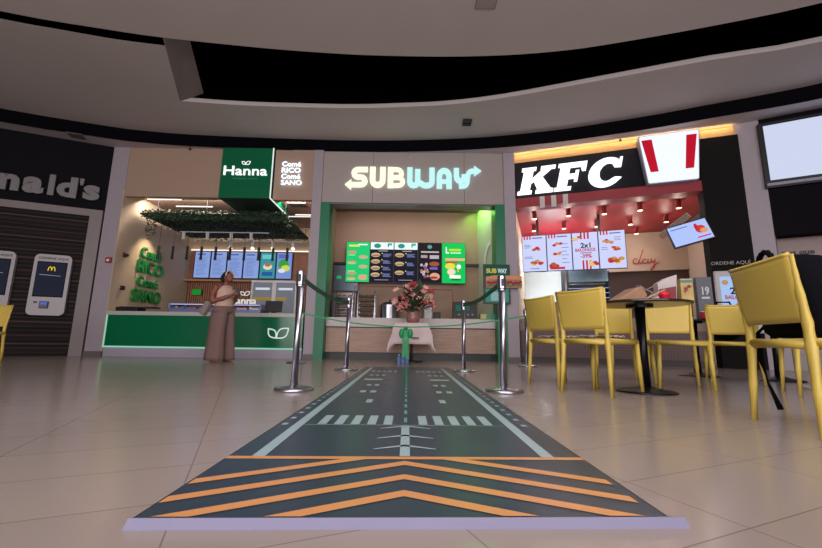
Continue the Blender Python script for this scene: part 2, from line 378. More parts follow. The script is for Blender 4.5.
# neon words
t = thing('neon_sign', 'white glowing four line slogan on the beige fascia right of the green box', 'sign', (-2.7, 8.20, 3.76))
g = G()
for i, s in enumerate(['SANO', 'Comé', 'RICO', 'Comé']):
    g.text(s, -.21, .21+(.04 if i == 0 else 0), i*.145, i*.145+.115, -.01, .02, .015)
g.out('lettering', Em((225, 240, 255), 1.6), t)
# strip lights
for i, (x0, x1, y) in enumerate([(-6.25, -5.45, 8.8), (-5.85, -4.95, 9.28), (-5.45, -4.5, 9.8), (-3.05, -2.3, 9.82)]):
    o = G().box(x0, x1, y-.018, y+.018, 3.6, 3.615).out('strip_light', Em((255, 235, 225), 1.5))
    tag(o, ['slim ceiling light bar nearest the left pillar, frontmost of the juice bar lights', 'slim ceiling light bar second from the front in the juice bar', 'slim ceiling light bar just above the middle of the hanging greenery', 'slim ceiling light bar right of the green box sign'][i], 'light', 'ceiling light bars in the green shop')
t = thing('ceiling_vent', 'dark square ceiling vent right of the green box sign', 'vent', (-2.75, 9.0, 3.58))
g = G(); g.box(-.22, .22, -.15, .15, 0, .03); g.out('frame', M('vent_frame', (120, 92, 84), .6), t)
g = G()
for k in range(6): g.box(-.19, .19, -.12+k*.045, -.10+k*.045, -.01, 0)
g.out('slat', BLK, t)
# hanging greenery
t = thing('hanging_greenery', 'wide rectangular raft of green foliage hanging under the shop ceiling', 'plant', (-4.52, 9.7, 3.17))
G().box(-1.75, 1.6, -1.05, 1.05, .02, .06).out('mesh_frame', M('raft_dark', (16, 32, 20), .9), t)
g = G()
def leafq(g, p, L, n=None):
    a = random.random()*2*PI; e = random.uniform(-.9, .4)
    d = Vector((math.cos(a)*math.cos(e), math.sin(a)*math.cos(e), math.sin(e))); u = d.cross(Vector((random.uniform(-1, 1), random.uniform(-1, 1), 1))).normalized()*L*.32
    p = Vector(p); g.mi = random.randint(0, 2)
    g.quad(p, p+d*L*.5+u, p+d*L, p+d*L*.5-u)
for k in range(9500):
    x = random.uniform(-1.65, 1.65); y = random.uniform(-1.1, 1.1)
    z = random.uniform(-.06, .12)+.03*math.sin(x*5)*math.cos(y*4)
    if random.random() < .3: y = -1.08+random.uniform(-.06, .05); z = random.uniform(-.1, .12)
    leafq(g, (x, y, z), random.uniform(.035, .065))
for (x, y, ln) in [(-1.55, -1.0, .55), (-1.45, -.95, .42), (-1.6, -.8, .3), (1.6, -.9, .25), (1.55, -.2, .3)]:
    for k in range(int(ln*90)):
        leafq(g, (x+random.uniform(-.05, .05), y+random.uniform(-.05, .05), -random.random()*ln), .06)
g.out('foliage', [M('leaf_dark', (60, 84, 62), .6), M('leaf_mid', (78, 102, 78), .6), M('leaf_deep', (48, 76, 56), .6)], t, fixn=False)
g = G()
for x in (-1.45, -.3, 1.55):
    for y in (-.9, .9): g.tube([(x, y, .05), (x, y, .45)], .006, 6)
g.out('hanger', BLK, t)
# track lights
def track(x0, x1, y, z, xs, glow, lab):
    t = thing('track_light', lab, 'light', (x0, y, z))
    G().box(0, x1-x0, -.015, .015, 0, .02).out('rail', WHT, t)
    for xx in xs:
        sp = G().tube([(xx-x0, 0, -.0), (xx-x0+.03, -.04, -.2)], .042, 12).out('spotlight', WHT, t)
        if glow: G().disc(0, 0, .045, .045, 0).xf(Matrix.Translation((xx-x0+.03, -.05, -.205)) @ Matrix.Rotation(R(50), 4, 'X')).out('lamp_lens', Em((255, 235, 200), 4), sp)
track(-5.85, -3.6, 9.55, 3.02, (-5.75, -5.15, -4.55, -4.05), False, 'white ceiling track of four spotlights under the front of the hanging greenery')
track(-5.1, -3.0, 10.4, 3.02, (-4.95, -4.35, -3.8, -3.25), True, 'white ceiling track with four small glowing lamps behind the pendants')
# pendants
xs = [(157.4+i*14.4-411)/390*9.35-.02 for i in range(10)]
p0 = thing('pendant_lamp', '', 'light', (xs[0], 9.2, 2.25))
G().tube([(0, 0, 0), (0, 0, .32)], .033, 14).out('shade', BLK, p0); G().tube([(0, 0, .32), (0, 0, .95)], .004, 5).out('cord', BLK, p0)
G().tube([(0, 0, -.002), (0, 0, .004)], .025, 12).out('lamp', M('unlit_lens', (40, 36, 34), .3), p0)
ordn = ['leftmost', 'second', 'third', 'fourth', 'fifth', 'sixth', 'seventh', 'eighth', 'ninth', 'rightmost']
for i in range(10):
    lab = 'slim black tube pendant over the green counter, %s of ten' % (ordn[i] if i in (0, 9) else ordn[i]+' from the left')
    if i == 0: p0['label'] = lab; p0['group'] = 'black tube pendants'
    else: dup(p0, (xs[i], 9.2, 2.25), None, lab)
light('wall_wash_spot', 'SPOT', (-5.85, 9.1, 3.05), (0, R(24), 0), 60, (1, .82, .55), spot_size=R(70), spot_blend=.8, shadow_soft_size=.05)
light('counter_spot', 'SPOT', (-4.2, 9.2, 2.2), (0, 0, 0), 12, (1, .85, .65), spot_size=R(110), spot_blend=.8, shadow_soft_size=.05)
# wall slogan, green raised letters on the left wall
t = thing('wall_slogan', 'green raised four line slogan on the cream side wall under a spotlight', 'sign', (-6.35, 8.8, 1.2), R(90))
g = G(); LG = M('letter_green', (24, 136, 58), .5)
for s, a, b, z0, z1 in (('SANO', .0, 1.02, 0, .30), ('Comé', .12, .86, .36, .60), ('RICO', .08, .98, .68, .98), ('Comé', .14, .86, 1.04, 1.30)):
    g.text(s, a, b, z0, z1, -.005, .05, .012)
g.out('lettering', LG, t)
# counter
t = thing('service_counter', 'long glossy green shop counter with white leaf mark and pale plinth', 'counter', (-4.38, 8.2, 0))
G().box(-1.96, 2.14, .02, .6, 0, .18).out('plinth', M('plinth_grey', (160, 150, 165), .5), t)
G().box(-1.96, 2.14, 0, .6, .215, .85).out('front_panel', GRN, t)
g = G(); g.box(-1.96, 2.14, -.004, .02, .182, .215); g.box(-1.97, -1.94, -.006, .0, .18, .88); g.out('light_edge', Em((170, 235, 205), .62), t)
G().box(-1.97, 2.15, -.03, .7, .85, .93).out('worktop', M('worktop_pale', (180, 182, 172), .4), t)
g = G(); leaf(g, 1.60, .42, .25, R(132), .026, -.004); leaf(g, 1.61, .42, .31, R(40), .026, -.004); g.out('leaf_mark', Em((225, 235, 232), .8), t)
# menu screens
def items_draw(g, its, w, h, cols, y=-.0275):
    k = 0
    for it in its:
        c = it[1]
        if c not in cols: cols.append(c)
        g.mi = cols.index(c); k += 1; yy = y-.0004*k/len(its)*4
        if it[0] == 'r': _, _, u0, v0, u1, v1 = it; g.quad(((u0-.5)*w, yy, v0*h), ((u1-.5)*w, yy, v0*h), ((u1-.5)*w, yy, v1*h), ((u0-.5)*w, yy, v1*h))
        elif it[0] == 'e': _, _, u0, v0, ru, rv = it; g.disc((u0-.5)*w, v0*h, ru*w, rv*h, yy)
        elif it[0] == 't': _, _, s, u0, v0, u1, v1 = it; g.text(s, (u0-.5)*w, (u1-.5)*w, v0*h, v1*h, yy, 0, .03)
def screen(name, lab, loc, rz, w, h, bg, its, group=None, strength=1.0, cat='screen', rot=None, bez=.02):
    t = thing(name, lab, cat, loc, rz, group, rot)
    G().box(-w/2-bez, w/2+bez, -.025, .03, -bez, h+bez).out('bezel', BLK, t)
    p = G().quad((-w/2, -.0265, 0), (w/2, -.0265, 0), (w/2, -.0265, h), (-w/2, -.0265, h)).out('panel', Em(bg, strength), t, fixn=False)
    if its:
        cols = []; g = G(); items_draw(g, its, w, h, cols); g.out('display_image', [Em(c, strength) for c in cols], p, fixn=False)
    return t
LB = (140, 165, 225)
def lines(c, u0, u1, v0, v1, n, f=.5):
    out = []
    for i in range(n):
        v = v0+(v1-v0)*i/n; out.append(('r', c, u0, v, u0+(u1-u0)*random.uniform(.6, 1), v+(v1-v0)/n*f))
    return out
for i in range(6):
    x = -5.96+i*.468
    if i < 4: its = lines((105, 125, 185), .12, .88, .1, .8, 14, .35)+[('r', (90, 110, 170), .12, .87, .7, .93)]; bg = LB
    elif i == 4: bg = (60, 150, 160); its = [('e', (230, 225, 190), .5, .45, .3, .12), ('e', (190, 110, 70), .5, .52, .2, .07), ('r', (110, 200, 210), .1, .75, .9, .92), ('r', (40, 90, 160), .15, .1, .85, .25)]
    else: bg = (120, 150, 215); its = [('e', (60, 160, 70), .45, .55, .35, .2), ('e', (210, 220, 90), .6, .4, .3, .12), ('e', (230, 230, 235), .35, .3, .25, .08), ('r', (90, 110, 190), .1, .78, .8, .94)]
    screen('menu_screen', ['leftmost pale blue menu screen over the wood shelf', 'pale blue menu screen second from the left over the wood shelf', 'pale blue menu screen third from the left over the wood shelf', 'pale blue menu screen just left of the teal one', 'teal menu screen with a food picture in the wood panelled shop', 'rightmost blue and green menu screen with salad pictures'][i], (x, 10.96, 2.08), 0, .425, .75, bg, its, 'portrait menu screens over the green counter', .85)
# fridge
t = thing('display_fridge', 'white framed two door glass fridge standing behind the green counter', 'fridge', (-3.7, 10.5, .9))
G().box(-.62, .62, .02, .45, 0, 1.06).out('cabinet', M('fridge_inner', (185, 190, 205), .5), t)
for k in (0, 1):
    x0 = -.62+k*.62
    g = G(); g.box(x0, x0+.62, -.02, .02, 0, .05); g.box(x0, x0+.62, -.02, .02, 1.0, 1.06); g.box(x0, x0+.05, -.02, .02, .05, 1.0); g.box(x0+.57, x0+.62, -.02, .02, .05, 1.0)
    d = g.out('door', WHT, t); G().box(x0+.05, x0+.57, -.005, .0, .05, 1.0).out('glass', M('fridge_glass', (150, 160, 175), .08), d)
    g = G(); g.box(x0+.12, x0+.5, -.012, -.006, .80, .86); g.out('inner_light', Em((220, 225, 235), .8), d)
g = G(); g.box(-.55, .35, -.012, -.006, .52, .60); g.out('shelf_food', M('yellow_food', (210, 180, 60), .6), t)
# cold display case with trays
t = thing('salad_case', 'low glass salad display case glowing violet on the green counter', 'display case', (-4.3, 8.85, .93))
G().box(-1.0, 1.0, -.25, .3, 0, .1).out('base', M('case_lilac', (130, 130, 175), .3, .3), t)
g = G(); g.box(-1.02, 1.02, -.28, .32, .2, .215); g.box(-1.02, -.99, -.28, .32, .1, .2); g.box(.99, 1.02, -.28, .32, .1, .2)
g.out('glass_hood', M('hood_glass', (140, 145, 190), .15), t)
for k in range(7):
    x = -.84+k*.28
    tr = G().box(x-.11, x+.11, -.2, .2, .1, .13).out('tray', STEEL, t)
    g = G()
    for q in range(10): g.ell((x+random.uniform(-.08, .08), random.uniform(-.15, .1), .14), (.03, .03, .02), 7, 5)
    g.out('food', M('food_%d' % (k % 4), [(210, 220, 200), (200, 90, 60), (90, 150, 60), (220, 190, 90)][k % 4], .6), tr)
G().box(-.98, .98, -.27, -.26, .185, .2).out('case_light', Em((190, 195, 240), .9), t)
t = thing('counter_lettering', 'white standing Hanna letters on the counter behind the woman', 'sign', (-3.62, 8.95, 1.15))
g = G(); g.text('Hanna', -.55, .08, 0, .20, 0, .04, .01); leaf(g, -.20, .23, .12, R(140), .02, -.02); leaf(g, -.20, .23, .14, R(35), .02, -.02); g.out('lettering', Em((240, 235, 230), .7), t)
def pos(lab, loc, rz, w=.36, h=.24):
    t = thing('till_monitor', lab, 'till', loc, rz)
    G().box(-w/2, w/2, -.02, .02, .06, .06+h).xf(Matrix.Rotation(R(-12), 4, 'X')).out('monitor', BLK, t)
    g = G(); g.box(-.05, .05, .02, .1, 0, .12); g.box(-.1, .1, -.08, .12, 0, .015); g.out('stand', BLK, t); return t
pos('black till monitor on the green counter left of the leaf mark', (-3.02, 8.6, .93), R(8))
t = thing('label_printer', 'dark flat open-lidded machine at the left end of the green counter', 'machine', (-6.05, 8.5, .93))
G().box(-.25, .2, -.15, .15, 0, .10).out('body', BLK, t, bevel=.01); G().box(-.2, .55, -.12, .1, .08, .11).out('lid', M('dark_brown_lid', (48, 34, 32), .5), t)
screen('small_sign', 'small bright green sign on the slatted wood wall above the salad case', (-6.02, 10.93, 1.58), 0, .26, .16, (40, 170, 60), [], None, .5, 'sign', bez=.005)
screen('promo_stand', 'small upright blue card in a holder at the left of the salad case', (-5.0, 8.7, .97), 0, .07, .17, (70, 95, 150), [], None, .35, 'sign', bez=.004)
# small red alarm etc on the pillar
t = thing('fire_alarm', 'small red fire alarm call point on the lilac pillar by the green shop', 'alarm', (-6.46, 8.185, 1.95))
G().box(-.06, .06, -.03, .01, 0, .12).out('case', M('alarm_red', (150, 30, 42), .4), t, bevel=.008); G().box(-.03, .03, -.034, -.03, .03, .08).out('push_plate', WHT, t)
t = thing('wall_camera', 'small dark red beacon on the cream wall edge above the call point', 'alarm', (-6.34, 8.45, 2.18), R(90))
G().ell((0, -.04, 0), (.06, .05, .04)).out('dome', M('beacon_red', (90, 20, 26), .3), t); G().box(-.05, .05, -.01, .0, -.05, .05).out('bracket', BLK, t)
t = thing('wall_switch', 'small dark wall box on the cream wall above the counter end', 'switch', (-6.34, 8.5, 1.45), R(90))
G().box(-.05, .05, -.04, 0, -.04, .05).out('box', BLK, t, bevel=.006); G().box(-.02, .02, -.045, -.04, -.02, .02).out('button', M('beacon_red', (90, 20, 26), .3), t)

# ================================================================== SUBWAY (centre)
FAS = M('taupe_fascia', (166, 154, 150), .6, var=.04, scale=1)
for i, (a, c) in enumerate([(-2.0, -.887), (-.88, 1.157), (1.164, 2.03)]):
    G().box(a, c, 8.25, 8.62, 3.4, ZA).out('wall_sandwich_fascia_%s' % ['left', 'centre', 'right'][i], FAS, kind=S)
G().box(-2.0, 2.03, 8.3, 8.6, 3.38, 3.41).out('trim_13', M('glossy_soffit', (120, 120, 128), .2), kind=S)
G().box(-2.0, 2.03, 8.62, 10.0, 3.75, 3.8).out('ceiling', M('sub_ceiling', (120, 104, 96), .7), kind=S)
TAU = M('taupe_wall', (160, 130, 112), .7, var=.06, scale=2)
G().box(-2.0, 2.03, 9.9, 10.0, 0, 3.75).out('wall_sandwich_back', TAU, kind=S)
G().box(-2.02, -1.99, 8.6, 10, 0, 3.75).out('wall_sandwich_left', TAU, kind=S)
G().slab([(1.88, 8.6), (1.72, 9.92), (1.80, 9.92), (2.03, 8.6)], 0, 3.75).out('wall_sandwich_right', M('pale_side', (190, 190, 180), .6), kind=S)
for a, c, n in ((-2.0, -1.8, 'trim_14'), (1.82, 2.03, 'trim_15')):
    G().box(a, c, 8.18, 8.6, 0, 3.38).out(n, SGRN, kind=S)
G().box(-2.0, 2.0, 9.8, 9.9, 2.3, 2.36).out('trim_16', BLK, kind=S)
# sign letters
t = thing('illuminated_sign', 'lit SUBWAY lettering with arrow ends on the taupe fascia', 'sign', (0, 8.25, 3.70))
h = .53; W_ = .125
YS = Em((250, 252, 222), 1.05); CY = Em((186, 236, 236), 1.05)
g = G()
def arc(cx, cz, rx, rz, a0, a1, n=8): return [(cx+rx*math.cos(R(a0+(a1-a0)*i/n)), cz+rz*math.sin(R(a0+(a1-a0)*i/n))) for i in range(n+1)]
hw = W_/2; h = .485
def bowl_s(x0, x1):
    r1 = h*.27-hw*.75; m = h*.5
    return [(x1-.01, h-hw), (x0+.16, h-hw)]+arc(x0+.16, (h-hw+m)/2, .16-hw, (h-hw-m)/2, 90, 270, 6)[1:]+[(x1-.16, m)]+arc(x1-.16, (m+hw)/2, .16-hw, (m-hw)/2, 90, -90, 6)[1:]
g.stroke(bowl_s(-1.37, -.99)+[(-1.36, hw)], W_-.012, -.05, 0)
g.poly([(-1.50, hw), (-1.36, hw+.12), (-1.36, hw-.12)], -.05, 0)
g.stroke([(-.95+hw, h), (-.95+hw, .18)]+arc(-.775, .18, .175-hw, .18-hw, 180, 360, 8)[1:]+[(-.60-hw, h)], W_, -.05, 0)
g.stroke([(-.55+hw, 0), (-.55+hw, h)], W_, -.05, 0)
g.stroke([(-.48, h-hw+.01), (-.33, h-hw+.01)]+arc(-.33, (h-hw+h*.5)/2+.005, .09, (h*.5-hw)/2, 90, -90, 6)[1:]+[(-.46, h*.5)], W_-.03, -.05, 0)
g.stroke([(-.46, h*.5), (-.31, h*.5)]+arc(-.31, (h*.5+hw)/2-.005, .10, (h*.5-hw)/2, 90, -90, 6)[1:]+[(-.46, hw-.01)], W_-.03, -.05, 0)
g.out('yellow_letters', YS, t)
g = G()
g.stroke([(-.12+hw, h), (-.12+hw, .15)]+arc(.03, .15, .15-hw, .15-hw, 180, 360, 6)[1:]+[(.18-hw, h*.92)], W_-.005, -.05, 0)
g.stroke([(.18-hw, .15)]+arc(.32-.01, .15, .19-hw, .15-hw, 180, 360, 6)[1:]+[(.50-hw, h)], W_-.005, -.05, 0)
g.stroke([(.54+hw, 0), (.54+hw, h*.6)]+arc(.71, h*.6, .17-hw, h*.4-hw, 180, 0, 8)[1:]+[(.88-hw, 0)], W_-.005, -.05, 0)
g.stroke([(.62, h*.34), (.80, h*.34)], W_*.7, -.05, 0)
g.stroke([(.92+hw, h), (.92+hw, h*.62)]+arc(1.07, h*.58, .15-hw, h*.2, 180, 360, 6)[1:]+[(1.22-hw, h*.62), (1.22-hw, h*.7)], W_-.01, -.05, 0)
g.stroke([(1.04, hw-.005), (1.10, hw)]+arc(1.12, .16, .10, .16-hw, 270, 350, 5)[1:]+[(1.235, h*.55)]+arc(1.34, h*.60, .105, h*.4-hw, 175, 95, 4)[1:]+[(1.38, h-hw)], W_-.02, -.05, 0)
g.poly([(1.54, h-hw), (1.38, h-hw+.12), (1.38, h-hw-.12)], -.05, 0)
g.out('blue_letters', CY, t)
ob = t.children; 
for o in ob: o.location = (0, 0, .045)
# counter
t = thing('service_counter', 'sandwich counter with wood front, white top band and black plinth', 'counter', (0, 8.45, 0))
G().box(-1.8, 1.82, .06, .7, 0, .15).out('plinth', BLK, t)
g = G()
g.box(-1.8, 1.82, 0, .7, .15, .66); g.out('front_panel', wood('pale_wood_front', (158, 126, 110), (182, 150, 132), 'X', 1.2), t)
G().box(-1.8, 1.82, .01, .7, .66, .685).out('shadow_gap', BLK, t)
G().box(-1.8, 1.82, -.03, .75, .685, .88).out('worktop', M('counter_white', (196, 184, 182), .4), t)
# menu screens
def subdraw(i):
    bread = (200, 165, 130); its = []
    if i == 0:
        its = [('r', (230, 220, 90), .1, .88, .55, .93), ('r', (235, 245, 240), .5, .92, .9, .95)]
        for k in range(4):
            its += [('e', (190, 150, 115), .25, .74-k*.26 if k < 3 else .08, .2, .045), ('e', bread, .73, .62-k*.24 if k < 3 else .09, .2, .045), ('r', (180, 255, 160), .08, .66-k*.2, .38, .675-k*.2)]
        return (25, 195, 110), its
    if i in (1, 2):
        its = [('r', (225, 240, 240), 0, .82, 1, 1), ('e', (30, 140, 120), .3, .91, .15, .06), ('r', (60, 180, 150), .74, .92, .93, .98), ('r', (40, 120, 110), .74, .88, .79, .95)]
        for k in range(4 if i == 1 else 3):
            v = .68-k*(.165 if i == 1 else .22)
            its += [('e', bread, .23, v, .2, .055), ('e', (140, 120, 90), .23, v-.012, .18, .022)]+lines((120, 130, 190), .55, .92, v-.05, v+.04, 4, .5)+[('r', (220, 220, 120), .48, v+.03, .53, v+.05)]
        its += [('r', (150, 150, 160), .2, .05, .8, .065), ('r', (170, 160, 150), .35, .77, .75, .79)]
        return (16, 16, 32), its
    if i == 3:
        its = [('e', (90, 150, 150), .5, .9, .1, .05), ('r', (185, 170, 165), .12, .75, .9, .79), ('r', (160, 150, 150), .12, .62, .4, .69), ('r', (180, 170, 180), .5, .6, .9, .69)]
        for k in range(16): its.append(('e', random.choice([(190, 170, 190), (130, 80, 130), (170, 120, 90)]), .28+random.uniform(-.14, .14), random.uniform(.08, .5), .06, .035))
        its += [('e', (150, 80, 50), .7, .47, .22, .06), ('r', (110, 90, 180), .5, .33, .85, .39), ('e', (215, 160, 130), .72, .16, .22, .09), ('e', (150, 50, 50), .68, .13, .18, .03)]
        return (22, 16, 26), its
    its = [('t', (240, 250, 240), 'L', .16, .74, .30, .90), ('r', (170, 220, 40), .3, .80, .82, .86), ('r', (200, 240, 210), .36, .74, .82, .77),
           ('r', (235, 170, 130), .14, .56, .98, .62), ('r', (190, 60, 60), .16, .50, .7, .54), ('e', (220, 215, 60), .35, .42, .22, .08), ('e', (235, 240, 235), .72, .41, .1, .06), ('e', (235, 210, 190), .4, .28, .18, .08), ('r', (240, 248, 240), .32, .12, .8, .20), ('r', (40, 60, 50), .4, .07, .8, .10), ('r', (220, 180, 40), .66, .28, .72, .36)]
    return (0, 190, 85), its
for i in range(5):
    bg, its = subdraw(i)
    screen('menu_screen', ['leftmost bright green menu screen of sandwiches', 'dark menu screen with white header right of the leftmost green one', 'dark menu screen with white header in the middle of the five', 'dark menu screen of snack photos, left of the bright green promotion', 'bright green promotion screen at the right end of the sandwich menu row'][i], (-1.352+i*.607, 9.72, 1.84), 0, .585, 1.03, bg, its, 'sandwich shop menu screens', 1.0, bez=.008)
# kitchen items
t = thing('oven_cabinet', 'tall blue grey steel oven cabinet behind the left of the sandwich counter', 'oven', (-1.64, 9.6, 0))
G().box(-.3, .28, .0, .25, .9, 1.55).out('cabinet', DSTEEL, t)
G().box(-.32, .3, .16, .28, 1.62, 2.27).out('hood', M('blue_steel', (92, 104, 116), .35, .5), t)
for x in (-.28, .26): pass
g = G(); g.box(-.28, -.25, .17, .25, 1.55, 1.62); g.box(.24, .27, .17, .25, 1.55, 1.62); g.out('post', BLK, t)
G().box(-.24, -.12, .155, .16, 1.92, 2.0).out('green_label', Em((30, 190, 130), .6), t)
def rack(x, wd, lab, n, mt):
    t = thing('baking_rack', lab, 'rack', (x, 9.42, .9))
    g = G()
    for a in (-wd/2, wd/2):
        for y in (-.15, .15): g.tube([(a, y, 0), (a, y, .68)], .012, 6)
    g.out('upright', STEEL, t)
    for k in range(n):
        s = G().box(-wd/2, wd/2, -.15, .15, .08+k*.56/n, .095+k*.56/n).out('shelf', mt, t)
    g = G()
    for k in range(n):
        for q in range(3): g.ell((-wd/3+q*wd/3, -.02, .125+k*.56/n), (wd/7, .1, .028), 8, 6)
    g.out('bread', M('baked_bread', (150, 110, 80), .7), t)
G().box(-1.8, 1.82, 9.25, 9.8, 0, .9).out('wall_back_counter', M('back_counter', (70, 62, 60), .5), kind=S)
rack(-1.60, .42, 'steel rack of bread trays behind the left post, under the oven hood', 4, DSTEEL)
rack(-1.06, .40, 'steel tray rack between the oven and the soup warmer', 5, M('dark_tray', (40, 38, 38), .4))
t = thing('soup_warmer', 'round lidded steel soup pot behind the counter left of the flowers', 'pot', (-.5, 9.5, .9))
G().lathe([(.24, 0), (.25, .3), (.25, .34), (.22, .36)], n=24).out('pot', STEEL, t, smooth=False)
G().lathe([(.22, .36), (.15, .41), (.03, .43), (.02, .48), (0, .48)], n=20).out('lid', M('navy_lid', (24, 26, 48), .4), t)
g = G(); g.tube([(-1.3, 0, 0), (.2, 0, 0)], .012, 6); g.tube([(-1.3, 0, 0), (-1.3, 0, -.75)], .01, 6); g.tube([(.2, 0, 0), (.2, 0, -.75)], .01, 6)
o = g.out('guard_rail', M('copper_rail', (110, 70, 58), .4, .6), loc=(.0, 9.0, 1.63)); tag(o, 'thin brown rail of the food guard across the back of the counter', 'rail')
g = G(); g.tube([(-.35, 0, 0), (.35, 0, 0)], .012, 6); g.tube([(.35, 0, 0), (.35, 0, -.68)], .01, 6); g.tube([(-.35, 0, 0), (-.35, 0, -.68)], .01, 6)
o = g.out('guard_rail', M('copper_rail', (110, 70, 58), .4, .6), loc=(.62, 9.0, 1.58)); tag(o, 'thin brown frame of the food guard left of the till screen', 'rail')
t = thing('drinks_box', 'pale boxy dispenser on the counter right of the flowers', 'machine', (.42, 9.42, .9))
G().box(-.12, .12, -.1, .1, .36, .62).out('head', M('pale_box', (190, 170, 140), .5), t, bevel=.01); G().box(-.09, .09, -.06, .1, 0, .36).out('body', DSTEEL, t); G().box(-.1, .1, -.12, .05, 0, .03).out('drip_tray', BLK, t)
t = thing('napkin_box', 'small dark brown box on the back counter near the till screen', 'box', (.64, 9.4, .9))
G().box(-.08, .08, -.08, .08, 0, .18).out('box', M('brown_box', (60, 42, 38), .6), t); G().box(-.05, .05, -.085, -.08, .05, .13).out('slot', BLK, t)
t = pos('black till screen with green picture at the right end of the sandwich counter', (1.22, 8.75, .88), R(-10), .54, .36)
G().box(-.2, .1, -.023, -.021, .2, .34).xf(Matrix.Rotation(R(-12), 4, 'X')).out('screen_image', Em((40, 120, 100), .5), t)
g = G()
for k in range(4): g.box(-.15+k*.1, -.12+k*.1, -.024, -.021, .1, .13)
g.xf(Matrix.Rotation(R(-12), 4, 'X')).out('screen_buttons', Em((200, 170, 190), .5), t)
# totem
t = thing('poster_stand', 'black framed green SUBWAY poster stand with sandwich picture at the right jamb', 'poster', (1.82, 8.1, .9))
G().box(-.02, .02, 0, .05, 0, 1.0).out('post', BLK, t)
G().box(-.3, .26, -.02, .02, .84, 1.12).out('header_board', BLK, t)
g = G(); g.quad((-.27, -.022, .87), (.23, -.022, .87), (.23, -.022, 1.09), (-.27, -.022, 1.09)); hb = g.out('header_face', Em((12, 96, 74), .5), t)
g = G(); g.text('SUB', -.24, -.02, .93, 1.03, -.025, 0, .05); g.out('yellow_lettering', Em((210, 190, 90), .7), t)
g = G(); g.text('WAY', -.0, .20, .93, 1.03, -.025, 0, .05); g.out('white_lettering', Em((210, 225, 225), .7), t)
G().box(-.3, .26, -.02, .02, .28, .84).out('poster_frame', BLK, t)
g = G(); g.quad((-.26, -.022, .32), (.22, -.022, .32), (.22, -.022, .60), (-.26, -.022, .60)); g.out('poster_face', Em((60, 150, 125), .6), t)
g = G(); g.quad((-.15, -.024, .35), (.02, -.024, .35), (.02, -.024, .54), (-.15, -.024, .54)); g.out('poster_panel', Em((150, 190, 190), .6), t)
sb = G().box(-.25, .50, -.03, .0, .62, .86).out('sandwich_board', M('board_base', (165, 120, 95), .6), t)
g = G(); g.mi = 0; g.poly([(-.25, .76), (-.15, .80), (.5, .80), (.5, .86), (.45, .88), (-.1, .88), (-.25, .84)], -.034, -.031)
g.mi = 1
for k in range(14): g.disc(-.2+k*.052, .73+random.uniform(-.02, .02), .035, .03, -.036)
g.mi = 2
for k in range(14): g.disc(-.2+k*.052, .67+random.uniform(-.01, .02), .035, .02, -.035)
g.out('sandwich_picture', [Em((220, 150, 105), .55), Em((165, 50, 70), .55), Em((110, 130, 80), .5)], sb)
t = thing('brochure_box', 'small yellow and green leaflet box on the counter end under the poster stand', 'box', (1.66, 8.5, .88))
G().box(-.16, .2, -.1, .05, 0, .12).out('box', M('leaflet_green', (60, 140, 110), .5), t); G().box(-.15, -.03, -.105, -.1, .01, .11).out('yellow_face', M('leaf_yellow', (200, 180, 90), .5), t)
t = thing('wall_curve', 'white curved leaf shape on the green lit side wall of the sandwich shop', 'decoration', (1.815, 9.05, 2.15), R(-83))
g = G(); g.stroke([(-.25, 0), (-.17, .28), (0, .48), (.2, .55)], .12, -.01, 0); g.out('curve', WHT, t)  # white curved strip set on the side wall

# ---------------- bistro table with cloth, flowers, ribbon
t = thing('bistro_table', 'small square table under the white cloth in front of the counter', 'table', (.03, 7.75, 0))
G().box(-.3, .3, -.3, .3, .70, .735).out('tabletop', BLK, t); G().tube([(0, 0, .02), (0, 0, .70)], .03, 12).out('pole', BLKM, t); G().lathe([(.22, 0), (.22, .015), (.04, .03)], n=24).out('base', BLKM, t)
g = G(); n = 24
def cl(i, j):
    u = -1+2*i/n; v = -1+2*j/n; Lh = .74; X, Y = u*Lh, v*Lh; hx = .33
    ox = max(0, abs(X)-hx); oy = max(0, abs(Y)-hx); d = math.hypot(ox, oy)
    rip = .022*math.sin(9*u+3)*math.cos(8*v)*min(1, d/.15)
    cn = min(ox, oy)*.22; px = math.copysign(min(abs(X), hx), X)+math.copysign(1, X)*(ox*.10+cn+rip*(ox > 0)); py = math.copysign(min(abs(Y), hx), Y)+math.copysign(1, Y)*(oy*.10+cn+rip*(oy > 0))
    return (px, py, .742-(max(ox, oy)+.42*min(ox, oy))*.97)
vv = [[g.b.verts.new(cl(i, j)) for j in range(n+1)] for i in range(n+1)]
for i in range(n):
    for j in range(n): g._f([vv[i][j], vv[i+1][j], vv[i+1][j+1], vv[i][j+1]])
o = g.out('tablecloth', M('white_cloth', (222, 200, 200), .85), smooth=True, loc=(.03, 7.75, 0)); tag(o, 'white square tablecloth with hanging corners on the small table', 'tablecloth')
sm = o.modifiers.new('solid', 'SOLIDIFY'); sm.thickness = .004
g = G(); g.box(-.0, .14, -.398, -.385, .45, .47); g.out('cloth_print', M('dark_print', (40, 60, 60), .6), o)
t = thing('flower_arrangement', 'tall arrangement of pink and red lilies in a round rosy vase', 'flowers', (.05, 7.7, .742))
G().lathe([(.06, 0), (.11, .02), (.135, .09), (.13, .15), (.105, .2), (.11, .22)], n=20).out('vase', M('rosy_vase', (150, 105, 100), .3, var=.4, scale=25), t, smooth=True)
g = G(); heads = []
for k in range(58):
    a = random.random()*2*PI; rr = abs(random.gauss(0, .20)); z = .28+random.random()*.5*(1-rr*1.0)
    p = Vector((min(.35, max(-.35, rr*math.cos(a)*1.5)), rr*math.sin(a)*.7, z)); heads.append(p); g.tube([(0, 0, .15), tuple(p*.6+Vector((0, 0, .08))), tuple(p)], .005, 5)
g.out('stem', M('stem_green', (40, 80, 40), .6), t)
